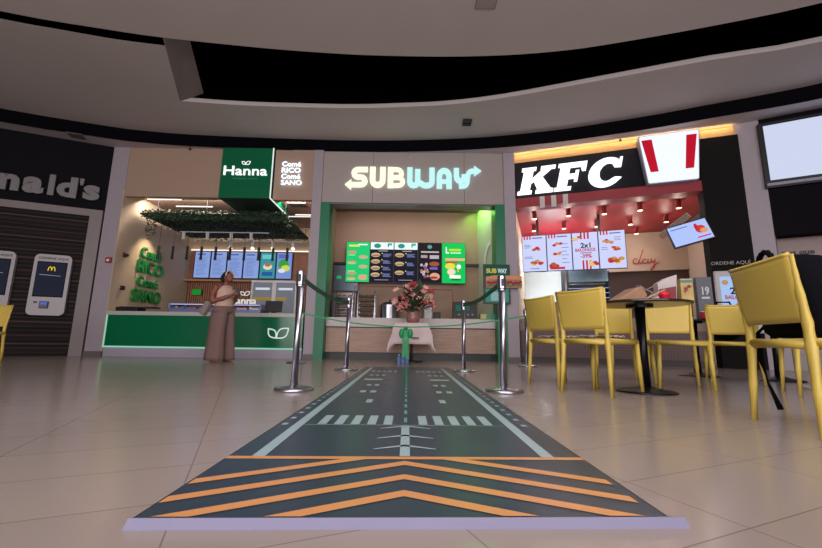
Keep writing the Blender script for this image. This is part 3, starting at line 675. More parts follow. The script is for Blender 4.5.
PK = [M('lily_pink', (222, 140, 138), .6), M('lily_red', (170, 46, 58), .6), M('lily_blush', (232, 178, 165), .6)]
for k, p in enumerate(heads):
    g = G(); ax = (p-Vector((0, .25, .1))).normalized(); ax = (ax+Vector((0, -.5, .1))).normalized(); u = ax.orthogonal().normalized(); v = ax.cross(u)
    sz = random.uniform(.075, .105)
    for q in range(6):
        a = q*PI/3; d = (u*math.cos(a)+v*math.sin(a)); s = ax.cross(d)
        g.quad(p, p+d*sz*.5+ax*sz*.45+s*sz*.28, p+d*sz*1.1+ax*sz*.5, p+d*sz*.5+ax*sz*.45-s*sz*.28)
    g.out('flower', PK[k % 3 if random.random() > .3 else 0], t, fixn=False)
g = G()
for k in range(330):
    a = random.random()*2*PI; e = random.uniform(-.4, 1.3); d = Vector((math.cos(a)*math.cos(e), math.sin(a)*math.cos(e), math.sin(e))); L = random.uniform(.08, .16)
    p = Vector((0, 0, .26))+Vector((d.x*.30, d.y*.15, abs(d.z)*.42*random.random()+random.uniform(-.05, .1))); s = d.cross(Vector((0, 0, 1))).normalized()*L*.2
    g.quad(p, p+d*L*.5+s, p+d*L, p+d*L*.5-s)
for k in range(12):
    p = Vector((.12+random.uniform(-.03, .04), random.uniform(-.03, .03), .45+k*.025)); d = Vector((random.uniform(-.3, .6), -.2, 1)).normalized(); s = Vector((1, 0, -.3)).normalized()*.035
    g.quad(p, p+d*.08+s, p+d*.17, p+d*.08-s)
g.out('foliage', M('bouquet_leaf', (38, 72, 42), .6, var=.4), t, fixn=False)
# blue/white object below the cloth
t = thing('water_bottle_pack', 'small blue and white bundle on the floor under the tablecloth', 'bundle', (-.13, 7.35, 0))
for k in range(3): b_ = G().lathe([(.035, 0), (.038, .10), (.015, .13), (.015, .145)], cx=-.07+k*.075, n=12).out('bottle', M('bottle_blue', (110, 130, 190), .3), t); G().lathe([(.017, .14), (.017, .155)], cx=-.07+k*.075, n=10).out('cap', WHT, b_)
# ribbon
RIB = M('ribbon_green', (0, 140, 78), .45)
t = thing('ceremony_ribbon', 'thin green ribbon tied between two posts with a bow before the white cloth', 'ribbon', (0, 6.9, 0))
g = G(); n = 30
for side in (0, 1):
    P = []
    for i in range(n+1):
        s = i/n; x0, z0 = (-1.93, .86) if side == 0 else (1.99, .86)
        sag = -.05*math.sin(PI*s)
        P.append((x0+(-.08-x0)*s, z0+(.64-z0)*s+sag))
    g.stroke(P, .024, -.002, .002)
g.out('band', RIB, t)
g = G()
for sx, L in ((-.035, .50), (.04, .53)):
    P = [(-.08+sx*.3, .63), (-.08+sx*.9, .45), (-.08+sx*.6, .28), (-.08+sx, .63-L)]
    g.stroke(P, .06, -.01-abs(sx)*.2, -.006-abs(sx)*.2)
g.out('tail', RIB, t)
g = G(); g.ell((-.15, -.01, .53), (.045, .03, .085)); g.ell((0, -.01, .53), (.05, .03, .085)); g.ell((-.08, -.02, .62), (.035, .03, .035)); g.out('bow', RIB, t, smooth=True)
g = G(); g.stroke([(-1.93, .86), (-1.925, .62)], .03, -.003, .001); g.out('loose_end', RIB, t)

# ================================================================== stanchions
def post(x, y, lab, first=[None]):
    if first[0] is None:
        t = thing('barrier_post', lab, 'barrier post', (x, y, 0), 0, 'steel queue barrier posts')
        G().lathe([(.155, 0), (.16, .008), (.158, .02), (.12, .028), (.045, .036), (.034, .045)], n=40).out('base', STEEL, t, smooth=True)
        G().tube([(0, 0, .03), (0, 0, .86)], .0315, 24).out('pole', STEEL, t, smooth=True)
        g = G(); g.lathe([(.034, .855), (.036, .86), (.036, .985), (.032, .99), (.0, .992)], n=24)
        c = g.out('belt_head', STEEL, t); G().lathe([(.0375, .868), (.0375, .876)], n=24).out('ring', BLK, c)
        g = G()
        for a in range(4): g.box(-.012, .012, -.04, -.033, .895, .96, Matrix.Rotation(a*PI/2, 4, 'Z'))
        g.out('belt_slot', BLK, c)
        first[0] = t; return t
    return dup(first[0], (x, y, 0), None, lab)
post(-.945, 3.31, 'steel barrier post left of the mat, the nearest on that side')
post(.80, 3.40, 'steel barrier post right of the mat, the nearest on that side')
post(-.87, 5.5, 'steel barrier post left of the far end of the mat')
post(.76, 5.6, 'steel barrier post right of the far end of the mat')
post(-1.95, 6.85, 'steel barrier post holding the left end of the green ribbon')
post(2.02, 6.85, 'steel barrier post holding the right end of the green ribbon')
def belt(a, b, lab):
    a = Vector(a); b = Vector(b); g = G(); n = 14; P = []
    for i in range(n+1):
        s = i/n; p = a+(b-a)*s; p.z -= .05*math.sin(PI*s); P.append(p)
    for p, q in zip(P, P[1:]):
        g.quad(p-Vector((0, 0, .024)), q-Vector((0, 0, .024)), q+Vector((0, 0, .024)), p+Vector((0, 0, .024)))
    o = g.out('barrier_belt', M('belt_green', (26, 74, 56), .6)); tag(o, lab, 'barrier belt', 'green retractable belts'); sm = o.modifiers.new('s', 'SOLIDIFY'); sm.thickness = .003
belt((-.94, 3.35, .93), (-.872, 5.46, .93), 'dark green belt stretched between the two posts left of the mat')
belt((.80, 3.44, .93), (.76, 5.56, .93), 'dark green belt stretched between the two posts right of the mat')

# ================================================================== runway mat
MZ = .021; ML, MR_, MN, MF = -.612, .606, .967, 5.95
t = thing('runway_mat', 'long dark floor mat printed like a runway with orange chevrons at the near end', 'mat', (-.014, 3.4, 0), R(.4))
mat_root = t
MT = M('mat_print_dark', (44, 58, 70), .3, var=.1, scale=2, spec=.35)
G().box(ML, MR_, MN-3.4, MF-3.4, .002, MZ).out('mat_body', MT, t)
g = G()
y0 = MN-3.4
WHP, ORG, GRY, TEA = M('print_white', (150, 172, 176), .3), M('print_orange', (204, 140, 86), .3), M('print_grey', (78, 84, 86), .3), M('print_teal', (92, 150, 136), .3)
def q(x0, yy0, x1, yy1, x2, yy2, x3, yy3, mi, z=.0012):
    g.mi = mi; g.quad(*[(x, y-3.4, MZ+z) for x, y in ((x0, yy0), (x1, yy1), (x2, yy2), (x3, yy3))])
def rect(x0, x1, ya, yb, mi, z=.0012): q(x0, ya, x1, ya, x1, yb, x0, yb, mi, z)
cx = -.012
rect(ML, MR_, 1.405, 1.435, 1)                      # orange line
th = .042
# four chevrons: apex y, slope to the sides
for k, A in enumerate((1.51, 1.385, 1.255, 1.13)):
    for sg in (-1, 1):
        sl = .50; xs_ = .594
        def yy(x, off): return A-off-sl*abs(x)
        xe = min(xs_, (A-th-.972)/sl) if A-th-sl*xs_ < .972 else xs_
        xb = 0 if A <= 1.405 else (A-1.405)/sl
        xb2 = max(0, (A-th-1.405)/sl)
        xe2 = min(xs_, (A-.972)/sl)
        if k in (0, 1, 2, 3):
            g.mi = 1
            pts = [(cx+sg*xb, yy(xb, 0)), (cx+sg*xe2, yy(xe2, 0)), (cx+sg*xe, yy(xe, th)), (cx+sg*xb2, yy(xb2, th))]
            g.quad(*[(x, y-3.4, MZ+.0016) for x, y in pts])
for sg in (-1, 1):
    rect(cx+sg*.50-.022*1, cx+sg*.50+.022, 1.435, 5.75, 0)
    for k in range(5):
        xx = .085+k*.078; rect(cx+sg*xx-.021, cx+sg*xx+.021, 1.95, 2.17, 0)
    for yy_ in (1.92, 1.74, 1.58):
        q(cx, yy_+.012, cx, yy_-.012, cx+sg*.115, yy_-.055, cx+sg*.115, yy_-.045, 0)
    rect(cx+sg*.24-.02, cx+sg*.24+.02, 2.6, 2.74, 0)
    for xx in (.255, .335): rect(cx+sg*xx-.022, cx+sg*xx+.022, 3.08, 3.20, 0)
    for xx in (.26, .33): rect(cx+sg*xx-.02, cx+sg*xx+.02, 3.52, 3.64, 0)
    rect(cx+sg*.335-.095, cx+sg*.335+.095, 4.0, 4.14, 0)
    for xx in (.26, .33, .395): rect(cx+sg*xx-.018, cx+sg*xx+.018, 4.48, 4.62, 0)
    for k in range(5): rect(cx+sg*(.14+k*.07)-.02, cx+sg*(.14+k*.07)+.02, 5.02, 5.2, 0)
    for k in range(26): rect(cx+sg*.568-.013, cx+sg*.568+.013, 1.93+k*.143, 1.97+k*.143, 0)
rect(cx-.48, cx+.48, 1.935, 1.942, 0)
rect(cx-.018, cx+.018, 1.44, 1.90, 0)
for k in range(18): rect(cx-.008, cx+.008, 2.0+k*.215, 2.12+k*.215, 3)
g.out('printed_markings', [WHP, ORG, GRY, TEA], t, fixn=False)
TR = M('trim_aluminium', (128, 124, 152), .4, .1)
g = G(); x0, x1 = ML-.016, MR_+.045
g.quad((x0, y0-.008, 0), (x1, y0-.008, 0), (x1-.008, y0-.004, MZ+.002), (x0+.008, y0-.004, MZ+.002)); g.quad((x0+.008, y0-.004, MZ+.002), (x1-.008, y0-.004, MZ+.002), (x1-.008, y0+.001, MZ+.001), (x0+.008, y0+.001, MZ+.001))
g.out('front_edge_trim', TR, t)
for s, x in ((-1, ML), (1, MR_)):
    g = G(); a = x+s*.018; g.quad((x, y0, MZ+.001), (x, 2.55, MZ+.001), (a, 2.55, 0), (a, y0-.004, 0)); g.out('side_edge_trim', M('edge_dark', (24, 24, 36), .4), t)

# the near end of the mat lies slightly askew
for o in mat_root.children:
    for v in o.data.vertices: v.co.y += .03*v.co.x*max(0, 1-(v.co.y+3.4-.967)/3)
# ================================================================== CHICKEN SHOP (right)
RED = M('shop_red', (150, 36, 46), .5, var=.05, scale=2)
KF.st(G().box(0, 4.15, .0, .15, 3.55, 4.4), 'wall_chicken_fascia', M('charcoal_fascia', (32, 30, 36), .8, spec=.2))
KF.st(G().box(0, 3.55, -.02, .3, 3.34, 3.55), 'trim_17', RED)
KF.st(G().box(-.02, 4.2, .01, .3, 4.4, ZA), 'wall_chicken_cove', M('cove_beige', (206, 158, 104), .6))
KF.st(G().box(.02, 4.1, -.03, -.01, 4.592, 4.605), 'trim_18', Em((255, 200, 110), 1.5))
area('cove_light', KF.p(2.05, -.09, 4.595), (R(62), 0, KF.a), 4.1, .02, 6, (1, .76, .42))
KF.st(G().box(-.15, 4.0, .3, 3.9, 3.42, 3.46), 'ceiling', RED)
KF.st(G().box(3.5, 4.16, -.03, .25, 0, 4.4), 'wall_chicken_end', M('dark_panel', (28, 25, 26), .8, spec=.1))
BW = M('beige_wall_warm', (190, 166, 146), .7)
KF.st(G().box(-.3, -.02, .3, 3.6, 0, 3.42), 'wall_chicken_left', BW)
KF.st(G().box(4.16, 4.3, .2, 3.6, 0, 3.42), 'wall_chicken_right', BW)
KF.st(G().box(2.0, 4.3, 3.3, 3.4, 2.36, 3.42), 'wall_chicken_slogan', BW)
KF.st(G().box(-.3, 2.0, 3.3, 3.4, 2.7, 3.42), 'wall_chicken_red', RED)
KF.st(G().box(-.3, 4.3, 3.8, 3.9, 0, 3.42), 'wall_chicken_back', M('white_tile', (222, 232, 234), .4))
KF.st(G().box(2.25, 4.3, 3.38, 3.5, 0, 2.36), 'wall_chicken_dark', M('brown_dark_wall', (74, 54, 50), .6, var=.15))
KF.st(G().box(1.0, 1.1, 3.3, 3.4, 0, 2.7), 'trim_19', BLK)
# KFC letters
t = thing('illuminated_sign', 'large white lit slanted KFC letters on the charcoal fascia', 'sign', KF.p(.05, -.02, 3.62), KF.a)
def sh(P, x0): return [(x0+x+.22*z, z) for x, z in P]
LH = .60; g = G()
K = [(0, 0), (.30, 0), (.30, .07), (.25, .07), (.25, .24), (.30, .28), (.42, .07), (.38, .07), (.38, 0), (.74, 0), (.74, .07), (.68, .09), (.46, .37), (.62, .53), (.70, .53), (.70, .60), (.40, .60), (.40, .53), (.44, .53), (.25, .33), (.25, .53), (.30, .53), (.30, .60), (0, .60), (0, .53), (.05, .53), (.05, .07), (0, .07)]
F = [(0, 0), (.34, 0), (.34, .07), (.25, .07), (.25, .25), (.37, .25), (.37, .18), (.44, .18), (.44, .42), (.37, .42), (.37, .35), (.25, .35), (.25, .50), (.46, .50), (.50, .40), (.57, .40), (.57, .60), (0, .60), (0, .53), (.05, .53), (.05, .07), (0, .07)]
g.poly(sh(K, 0), -.06, 0); g.poly(sh(F, .76), -.06, 0)
outr = [(.33+.33*math.cos(R(a)), .30+.315*math.sin(R(a))) for a in range(48, 321, 12)]
inn = [(.36+.15*math.cos(R(a)), .30+.20*math.sin(R(a))) for a in range(310, 49, -12)]
Cc = [(.60, .60), (.54, .60)]+outr+[(.62, .14)]+[(.53, .17)]+inn+[(.50, .40), (.60, .38)]
g.poly(sh(Cc[:1]+outr[0:0]+[(.55, .60)]+outr+[(.64, .16), (.52, .18)]+inn+[(.48, .40), (.60, .39)], 1.40), -.06, 0)
g.out('lettering', Em((250, 250, 255), 1.5), t)
# bucket sign
t = thing('bucket_sign', 'white lit bucket shaped sign with a red stripe at each side above the red band', 'sign', KF.p(2.98, -.02, 3.52), KF.a)
G().poly([(-.42, .02), (-.40, 0), (.42, 0), (.44, .02), (.53, 1.00), (.50, 1.035), (-.50, 1.035), (-.53, 1.00)], -.16, .02).out('box', M('sign_rim', (170, 170, 190), .4), t, bevel=.02)
G().poly([(-.41, .03), (-.38, .015), (.40, .015), (.43, .03), (.51, .99), (.48, 1.015), (-.48, 1.015), (-.51, .99)], -.166).out('lit_face', Em((236, 241, 255), 1.02), t)
G().poly([(-.36, .24), (-.22, .24), (-.29, .93), (-.475, .93)], -.168).out('red_stripe', Em((190, 12, 40), .9), t)
G().poly([(.23, .24), (.37, .24), (.475, .93), (.30, .93)], -.168).out('red_stripe', Em((190, 12, 40), .9), t)
for k in range(3):
    x = .52+k*.235
    o = G().box(x, x+.10, -.03, -.02, 3.29, 3.545).out('fascia_stripe', M('stripe_white', (206, 196, 192), .5), loc=tuple(KF.o), rotz=KF.a)
    tag(o, 'short white stripe on the red band under the lit letters, %s of three' % ['leftmost', 'middle', 'rightmost'][k], 'stripe', 'white stripes on the red band')
# downlights
pts = [(2.87, 8.77), (3.56, 8.51), (4.29, 8.34), (4.93, 8.07), (5.64, 7.88), (3.17, 9.77), (3.85, 9.52), (4.58, 9.31), (5.29, 9.09), (6.0, 8.85), (5.9, 9.9), (4.9, 10.2)]
d0 = None
for i, (x, y) in enumerate(pts):
    lab = 'red cylinder ceiling downlight, %s' % (['front row leftmost', 'front row second', 'front row third', 'front row fourth', 'front row rightmost', 'middle row leftmost', 'middle row second', 'middle row third', 'middle row fourth', 'middle row rightmost', 'back row above the slogan wall', 'back row behind the menus'][i])
    if d0 is None:
        d0 = thing('downlight', lab, 'light', (x, y, 3.25), 0, 'red cylinder downlights')
        G().tube([(0, 0, 0), (0, 0, .17)], .055, 16).out('housing', M('lamp_red', (140, 26, 36), .4), d0); G().tube([(0, 0, -.006), (0, 0, .0)], .048, 16).out('lamp', Em((255, 225, 185), 3.5), d0)
    else: dup(d0, (x, y, 3.25), None, lab)
    light('downlight_beam', 'POINT', (x, y, 3.16), (0, 0, 0), 3.6, (1, .84, .70), shadow_soft_size=.04)
# menu screens
def kdraw(i):
    r = (190, 30, 50); gold = (200, 140, 80); its = []
    for k in range(3): its.append(('r', r, .06+k*.12, .9, .12+k*.12, 1.0)) if i != 2 else None
    its = [x for x in its if x]
    if i != 2: its.append(('r', (90, 90, 120), .42, .92, .85, .95))
    def food(u, v, s=1):
        o = []
        for k in range(7): o.append(('e', random.choice([gold, (170, 90, 50), (225, 190, 120), (190, 40, 50)]), u+random.uniform(-.15, .15)*s, v+random.uniform(-.04, .04)*s, .08*s, .034*s))
        return o
    if i == 0: its += food(.62, .62)+food(.6, .24, 1.3)+lines((100, 100, 140), .08, .4, .66, .78, 3, .35)+lines((100, 100, 140), .08, .45, .36, .44, 2, .35)+[('r', (110, 110, 150), .3, .06, .7, .08)]
    if i == 1: its += food(.42, .72)+food(.45, .45)+food(.35, .15, 1.3)+[('r', r, .1, .03, .7, .09)]+lines((110, 110, 160), .6, .9, .2, .82, 6, .15)
    if i == 2:
        for k in range(3): its += [('r', r, .32+k*.14, .82, .39+k*.14, 1.0), ('r', r, .36+k*.14, 0, .43+k*.14, .24)]
        its += food(.15, .85)+[('t', (20, 20, 25), '2x1', .32, .58, .72, .72), ('t', r, 'BAILONGOS', .1, .48, .9, .57), ('r', (120, 120, 140), .3, .43, .75, .455), ('t', r, '-39%', .3, .30, .74, .41)]+food(.82, .15, 1.2)
    if i == 3: its += food(.35, .72)+food(.65, .52)+food(.62, .2, 1.5)+lines((120, 110, 150), .6, .92, .74, .86, 3, .3)+lines((120, 110, 150), .08, .36, .5, .6, 2, .3)
    return its
for i in range(4):
    screen('menu_screen', ['leftmost white menu screen of fried chicken under the red ceiling', 'white chicken menu screen second from the left', 'white menu screen advertising 2x1 in the hanging row', 'rightmost white menu screen of the hanging row beside the slogan'][i], KF.p(.34+i*.570, 1.2, 2.105), KF.a, .545, .88, (200, 208, 248), kdraw(i), 'chicken shop menu screens', .95, bez=.012)
t = thing('screen_mount', 'black ceiling rails holding up the row of white chicken menu screens', 'mount', KF.p(0, 1.25, 3.0), KF.a)
for a_ in (.4, 1.78): G().box(a_, a_+.06, -.02, .02, 0, .42).out('drop_rail', BLK, t); G().box(0.05, 2.35, .03, .05, -.5, -.42).out('cross_rail', BLK, t)
# hanging tv, turned and tilted
t = screen('hanging_screen', 'tilted hanging screen with pale blue picture and red food at its right side', KF.p(3.25, -.10, 2.31), 0, .66, .40, (170, 190, 245), [('e', (200, 60, 60), .78, .55, .13, .2), ('e', (220, 150, 90), .85, .45, .1, .12), ('e', (190, 40, 50), .7, .68, .05, .2), ('r', (200, 40, 60), .62, .14, .96, .2), ('r', (90, 90, 130), .06, .82, .5, .86)], None, 1.0, rot=(R(-8), R(-15), KF.a+R(2)))
t = thing('ceiling_cassette', 'beige and black ribbed unit slanting up behind the tilted hanging screen', 'air unit', KF.p(3.10, .42, 2.72), 0)
t.rotation_euler = (0, R(-38), KF.a)
G().box(-.2, .36, -.1, .3, 0, .12).out('body', M('unit_beige', (190, 160, 138), .5), t, bevel=.01)
g = G()
for k in range(5): g.box(-.17, .33, -.104, -.1, .015+k*.02, .025+k*.02)
g.out('grille', BLK, t)
# slogan 'day' in red handwriting
t = thing('wall_slogan', 'red handwritten words ending in day on the beige bulkhead', 'sign', KF.p(2.85, 3.28, 2.5), KF.a)
g = G(); RW = .029
def cur(P): g.stroke(P, RW, -.012, 0)
cur([(-.30, .52), (-.22, .56), (-.18, .48), (-.28, .16), (-.26, .08), (-.18, .12)])
cur(arc(.10, .16, .09, .09, 60, 380, 10)); cur([(.34, .56), (.24, .28), (.18, .12), (.22, .07), (.30, .14)])
cur(arc(.38, .15, .08, .08, 60, 380, 10)); cur([(.47, .22), (.44, .10), (.49, .07), (.55, .14)])
cur([(.56, .24), (.56, .12), (.62, .10), (.68, .22), (.62, -.08), (.54, -.18), (.52, -.10), (.64, .0), (.78, .10)])
g.xf(Matrix.Scale(.80, 4)).out('lettering', M('script_red', (170, 30, 40), .5), t)
light('slogan_spot', 'SPOT', KF.p(3.1, 2.6, 3.3), (R(35), 0, KF.a), 9, (1, .88, .70), spot_size=R(80), spot_blend=.9, shadow_soft_size=.04)
# counter
KT = tile_cross('lattice_tile', (104, 76, 72), (84, 60, 58))
t = thing('service_counter', 'chicken shop counter with brown lattice tile front behind the yellow chairs', 'counter', KF.p(0, .3, 0), KF.a)
G().box(0, 3.48, .03, .6, 0, .1).out('plinth', M('plinth_brown', (60, 46, 46), .5), t); G().box(0, 3.48, 0, .6, .1, .66).out('front_panel', KT, t)
G().box(0, 3.48, -.005, .6, .66, .86).out('upper_panel', M('upper_taupe', (140, 112, 100), .5), t); G().box(0, 3.5, -.04, .65, .86, .92).out('worktop', M('top_grey', (120, 112, 112), .4), t)
for i, (s, wd) in enumerate([(.78, .36), (1.35, .34)]):
    t = thing('wooden_box', ['brown wooden framed panel on the counter left of the tall yellow chair backs', 'brown wooden framed panel on the counter seen between chair back and table'][i], 'box', KF.p(s, .4, .92), KF.a, 'wooden framed panels on the counter')
    g = G(); g.box(-wd/2, wd/2, 0, .04, .0, .05); g.box(-wd/2, wd/2, 0, .04, .3, .35); g.box(-wd/2, -wd/2+.04, 0, .04, .05, .3); g.box(wd/2-.04, wd/2, 0, .04, .05, .3); g.out('frame', wood('frame_wood', (96, 60, 50), (130, 86, 68)), t)
    G().box(-wd/2+.04, wd/2-.04, .02, .03, .05, .3).out('panel', M('panel_tan', (150, 112, 92), .6), t)
pos('dark till screen at the left end of the chicken counter', KF.p(.28, .45, .92), KF.a+R(20), .22, .2)
# kitchen equipment
t = thing('fryer_station', 'dark steel kitchen shelving with blue shelf edges behind the menu screens', 'kitchen unit', KF.p(1.65, 2.9, 0), KF.a)
g = G()
for k in range(4): g.box(-.5, .5, -.2, .2, 1.45+k*.13, 1.47+k*.13)
g.out('shelf', M('shelf_blue', (110, 130, 190), .3, .4), t); g = G(); g.box(-.52, -.48, -.2, .2, 0, 2.3); g.box(.48, .52, -.2, .2, 0, 2.3); g.box(-.5, .5, .15, .2, 1.4, 2.0); g.box(-.5, .5, -.2, .2, 0, 1.4); g.out('cabinet', BLK, t)  # shelf boards in a blue metal colour
G().box(-.48, .48, -.22, .2, 2.02, 2.4).out('hood', M('hood_bluegrey', (120, 138, 150), .25, .7, var=.3, scale=6), t)
t = thing('prep_table', 'white kitchen prep unit seen under the left menu screens', 'kitchen unit', KF.p(.62, 2.9, 0), KF.a)
G().box(-.4, .5, -.3, .3, 0, 1.5).out('cabinet', WHT, t); G().box(-.42, .52, -.32, .32, 1.5, 1.54).out('top', STEEL, t)
light('kitchen_bulb', 'POINT', KF.p(.8, 2.2, 2.5), (0, 0, 0), 60, (.86, .96, 1), shadow_soft_size=.1)
# end panel: lettering and kiosk
t = thing('panel_lettering', 'small white ORDENE AQUI lettering on the dark end panel', 'sign', KF.p(3.49, -.04, 1.86), KF.a)
G().text('ORDENE AQUÍ', .0, .60, 0, .09, -.004, .006, .0).out('lettering', M('letter_offwhite', (170, 160, 158), .5), t)
t = thing('order_kiosk', 'white framed order kiosk showing a 2x1 offer on the dark end panel', 'kiosk', KF.p(3.83, -.05, .62), KF.a)
G().box(-.33, .33, -.06, .02, 0, 1.13).out('housing', M('kiosk_offwhite', (190, 184, 186), .4), t, bevel=.02)
p = G().quad((-.26, -.062, .25), (.26, -.062, .25), (.26, -.062, 1.02), (-.26, -.062, 1.02)).out('screen', Em((165, 195, 240), .9), t, fixn=False)
cols = []; g = G(); items_draw(g, [('r', (190, 30, 50), .38, .82, .44, 1), ('r', (190, 30, 50), .52, .82, .58, 1), ('r', (190, 30, 50), .66, .82, .72, 1), ('e', (190, 140, 90), .14, .86, .1, .06), ('t', (20, 20, 30), '2x1', .26, .58, .7, .74), ('t', (180, 30, 50), 'BAILONGOS', .1, .46, .9, .56), ('t', (180, 30, 50), '-39%', .3, .24, .75, .36), ('r', (120, 130, 160), .2, .1, .8, .14)], .52, .77, cols, -.064)
o = g.out('display_image', [Em(c, .9) for c in cols], p, fixn=False); o.location.z = .25

# ================================================================== FAR RIGHT UNIT
RF.st(G().box(.34, 4, -.03, .3, 2.35, ZA), 'wall_right_fascia', M('near_black', (16, 14, 18), .8, spec=.1))
RF.st(G().box(.3, 4, .25, .35, .1, 2.35), 'wall_right_lower', M('rose_brown', (128, 100, 96), .25, var=.1, scale=2))
RF.st(G().box(.3, 4, .15, .3, 0, .25), 'baseboard_right', M('pale_skirting', (150, 140, 142), .5))
t = thing('lit_panel', 'large blank white lit screen in a black frame at the upper right', 'screen', RF.p(1.30, -.05, 3.23), RF.a)
G().box(-1.0, 1.6, -.05, .02, .0, 1.26).out('frame', BLK, t); G().quad((-.93, -.052, .14), (1.5, -.052, .14), (1.5, -.052, 1.2), (-.93, -.052, 1.2)).out('lit_face', Em((212, 220, 246), .85), t, fixn=False)
G().box(-.99, 1.6, -.08, -.05, .03, .08).out('lower_ledge', M('ledge_pale', (150, 150, 170), .3), t)
t = thing('wall_lettering', 'black words on the rose brown glass at the right above the backpack', 'sign', RF.p(.5, .245, 2.0), RF.a)
G().text('nos que', -.02, .42, 0, .10, -.004, 0, .03).out('lettering', BLK, t)
RF.st(G().box(.34, .36, .0, .25, 0, 2.35), 'trim_20', BLK)
RF.st(G().box(1.05, 4, .22, .25, .25, 1.5), 'wall_right_dark', M('dark_panel', (28, 25, 26), .8, spec=.1))

# ================================================================== FURNITURE
def chair(lab):
    t = thing('plastic_chair', lab, 'chair', (0, 0, 0), 0, 'yellow plastic chairs')
    # local +y is the direction the sitter faces
    g = G(); nx, nz = 14, 10; th_ = .012
    def bp(u, v, k):     # backrest shell; u -1..1, v 0..1
        z = .530+.318*v+.012*abs(u)**2*v; wd = .205+.022*v
        y = -.222-.040*v-.03*(1-u*u)*(.4+.6*v)
        return (u*wd, y+k, z)
    F_ = [[g.b.verts.new(bp(-1+2*i/nx, j/nz, th_/2)) for j in range(nz+1)] for i in range(nx+1)]
    B_ = [[g.b.verts.new(bp(-1+2*i/nx, j/nz, -th_/2)) for j in range(nz+1)] for i in range(nx+1)]
    for i in range(nx):
        for j in range(nz): g._f([F_[i][j], F_[i+1][j], F_[i+1][j+1], F_[i][j+1]]); g._f([B_[i][j], B_[i][j+1], B_[i+1][j+1], B_[i+1][j]])
        g._f([F_[i][0], B_[i][0], B_[i+1][0], F_[i+1][0]]); g._f([F_[i][nz], F_[i+1][nz], B_[i+1][nz], B_[i][nz]])
    for j in range(nz): g._f([F_[0][j], F_[0][j+1], B_[0][j+1], B_[0][j]]); g._f([F_[nx][j], B_[nx][j], B_[nx][j+1], F_[nx][j+1]])
    # rolled top edge
    g.tube([bp(-1+2*i/nx, 1, 0) for i in range(nx+1)], .011, 8)
    g.out('backrest', YEL, t, smooth=True)
    g = G()
    def sg(u, v):
        r = 1-.06*(abs(u)**6)*(abs(v)**6)
        return (u*.205*r, v*.205*r+.0, .452-.014*(1-u*u)*(1-v*v))
    n = 10; A = [[g.b.verts.new(sg(-1+2*i/n, -1+2*j/n)) for j in range(n+1)] for i in range(n+1)]
    Bt = [[g.b.verts.new((sg(-1+2*i/n, -1+2*j/n)[0], sg(-1+2*i/n, -1+2*j/n)[1], .425)) for j in range(n+1)] for i in range(n+1)]
    for i in range(n):
        for j in range(n): g._f([A[i][j], A[i+1][j], A[i+1][j+1], A[i][j+1]]); g._f([Bt[i][j], Bt[i][j+1], Bt[i+1][j+1], Bt[i+1][j]])
    ed = [(i, 0) for i in range(n)]+[(n, j) for j in range(n)]+[(i, n) for i in range(n, 0, -1)]+[(0, j) for j in range(n, 0, -1)]
    for k in range(len(ed)):
        a, c = ed[k], ed[(k+1) % len(ed)]; g._f([A[a[0]][a[1]], Bt[a[0]][a[1]], Bt[c[0]][c[1]], A[c[0]][c[1]]])
    g.out('seat', YEL, t)
    g = G(); k = .205
    g.tube([(-k, -k, .43), (k, -k, .43)], .027, 8); g.tube([(-k, k, .43), (k, k, .43)], .027, 8); g.tube([(-k, -k, .43), (-k, k, .43)], .027, 8); g.tube([(k, -k, .43), (k, k, .43)], .027, 8)
    g.out('seat_frame', YEL, t, smooth=True)
    for s in (-1, 1):
        zs = [0, .2, .42, .53, .66, .76, .848]
        P = []
        for z in zs:
            if z <= .42: P.append((s*(.228-.022*z/.42), -.232+.02*z/.42, z))
            else: v = (z-.53)/.318; P.append((s*(.205+.022*max(v, 0)), -.213-.042*max(v, 0), z+(.010 if z > .8 else 0)))
        g = G(); g.tube(P, [.016, .020, .0245, .022, .018, .013, .011], 10); g.out('leg', YEL, t, smooth=True)
        g = G(); g.tube([(s*.222, .225, 0), (s*.212, .212, .22), (s*.203, .2, .44)], [.015, .021, .026], 10); g.out('leg', YEL, t, smooth=True)
    return t
ch0 = chair('x')
def putc(x, y, fx, fy, lab, first=[True]):
    """x, y = seat centre; fx, fy = facing direction"""
    rz = math.atan2(-fx, fy)
    if first[0]: first[0] = False; ch0.location = (x, y, 0); ch0.rotation_euler = (0, 0, rz); ch0['label'] = lab; return ch0
    return dup(ch0, (x, y, 0), rz, lab)
putc(1.54, 4.04, .945, .33, 'yellow plastic chair at the left end of the group, next to the steel post')
putc(1.655, 3.455, .85, .53, 'yellow plastic chair with its back to us, in front of the leftmost chair')
putc(2.43, 4.52, -.1, -1, 'yellow plastic chair behind the round table, seen left of its pole')
putc(2.68, 3.98, -.33, -.94, 'yellow plastic chair right of the round table pole, facing us')
putc(3.72, 4.60, .5, .87, 'yellow plastic chair with a black bag, in front of the lit kiosk')
nc = putc(2.145, 2.035, .975, -.22, 'nearest yellow plastic chair at the right, with the black backpack on it'); nc.scale.x = 1.1
putc(3.62, 3.50, -.5, -.86, 'yellow plastic chair mostly hidden behind the nearest chair')
putc(-6.36, 5.78, .15, -1, 'yellow plastic chair cut off by the left edge by the burger kiosks')
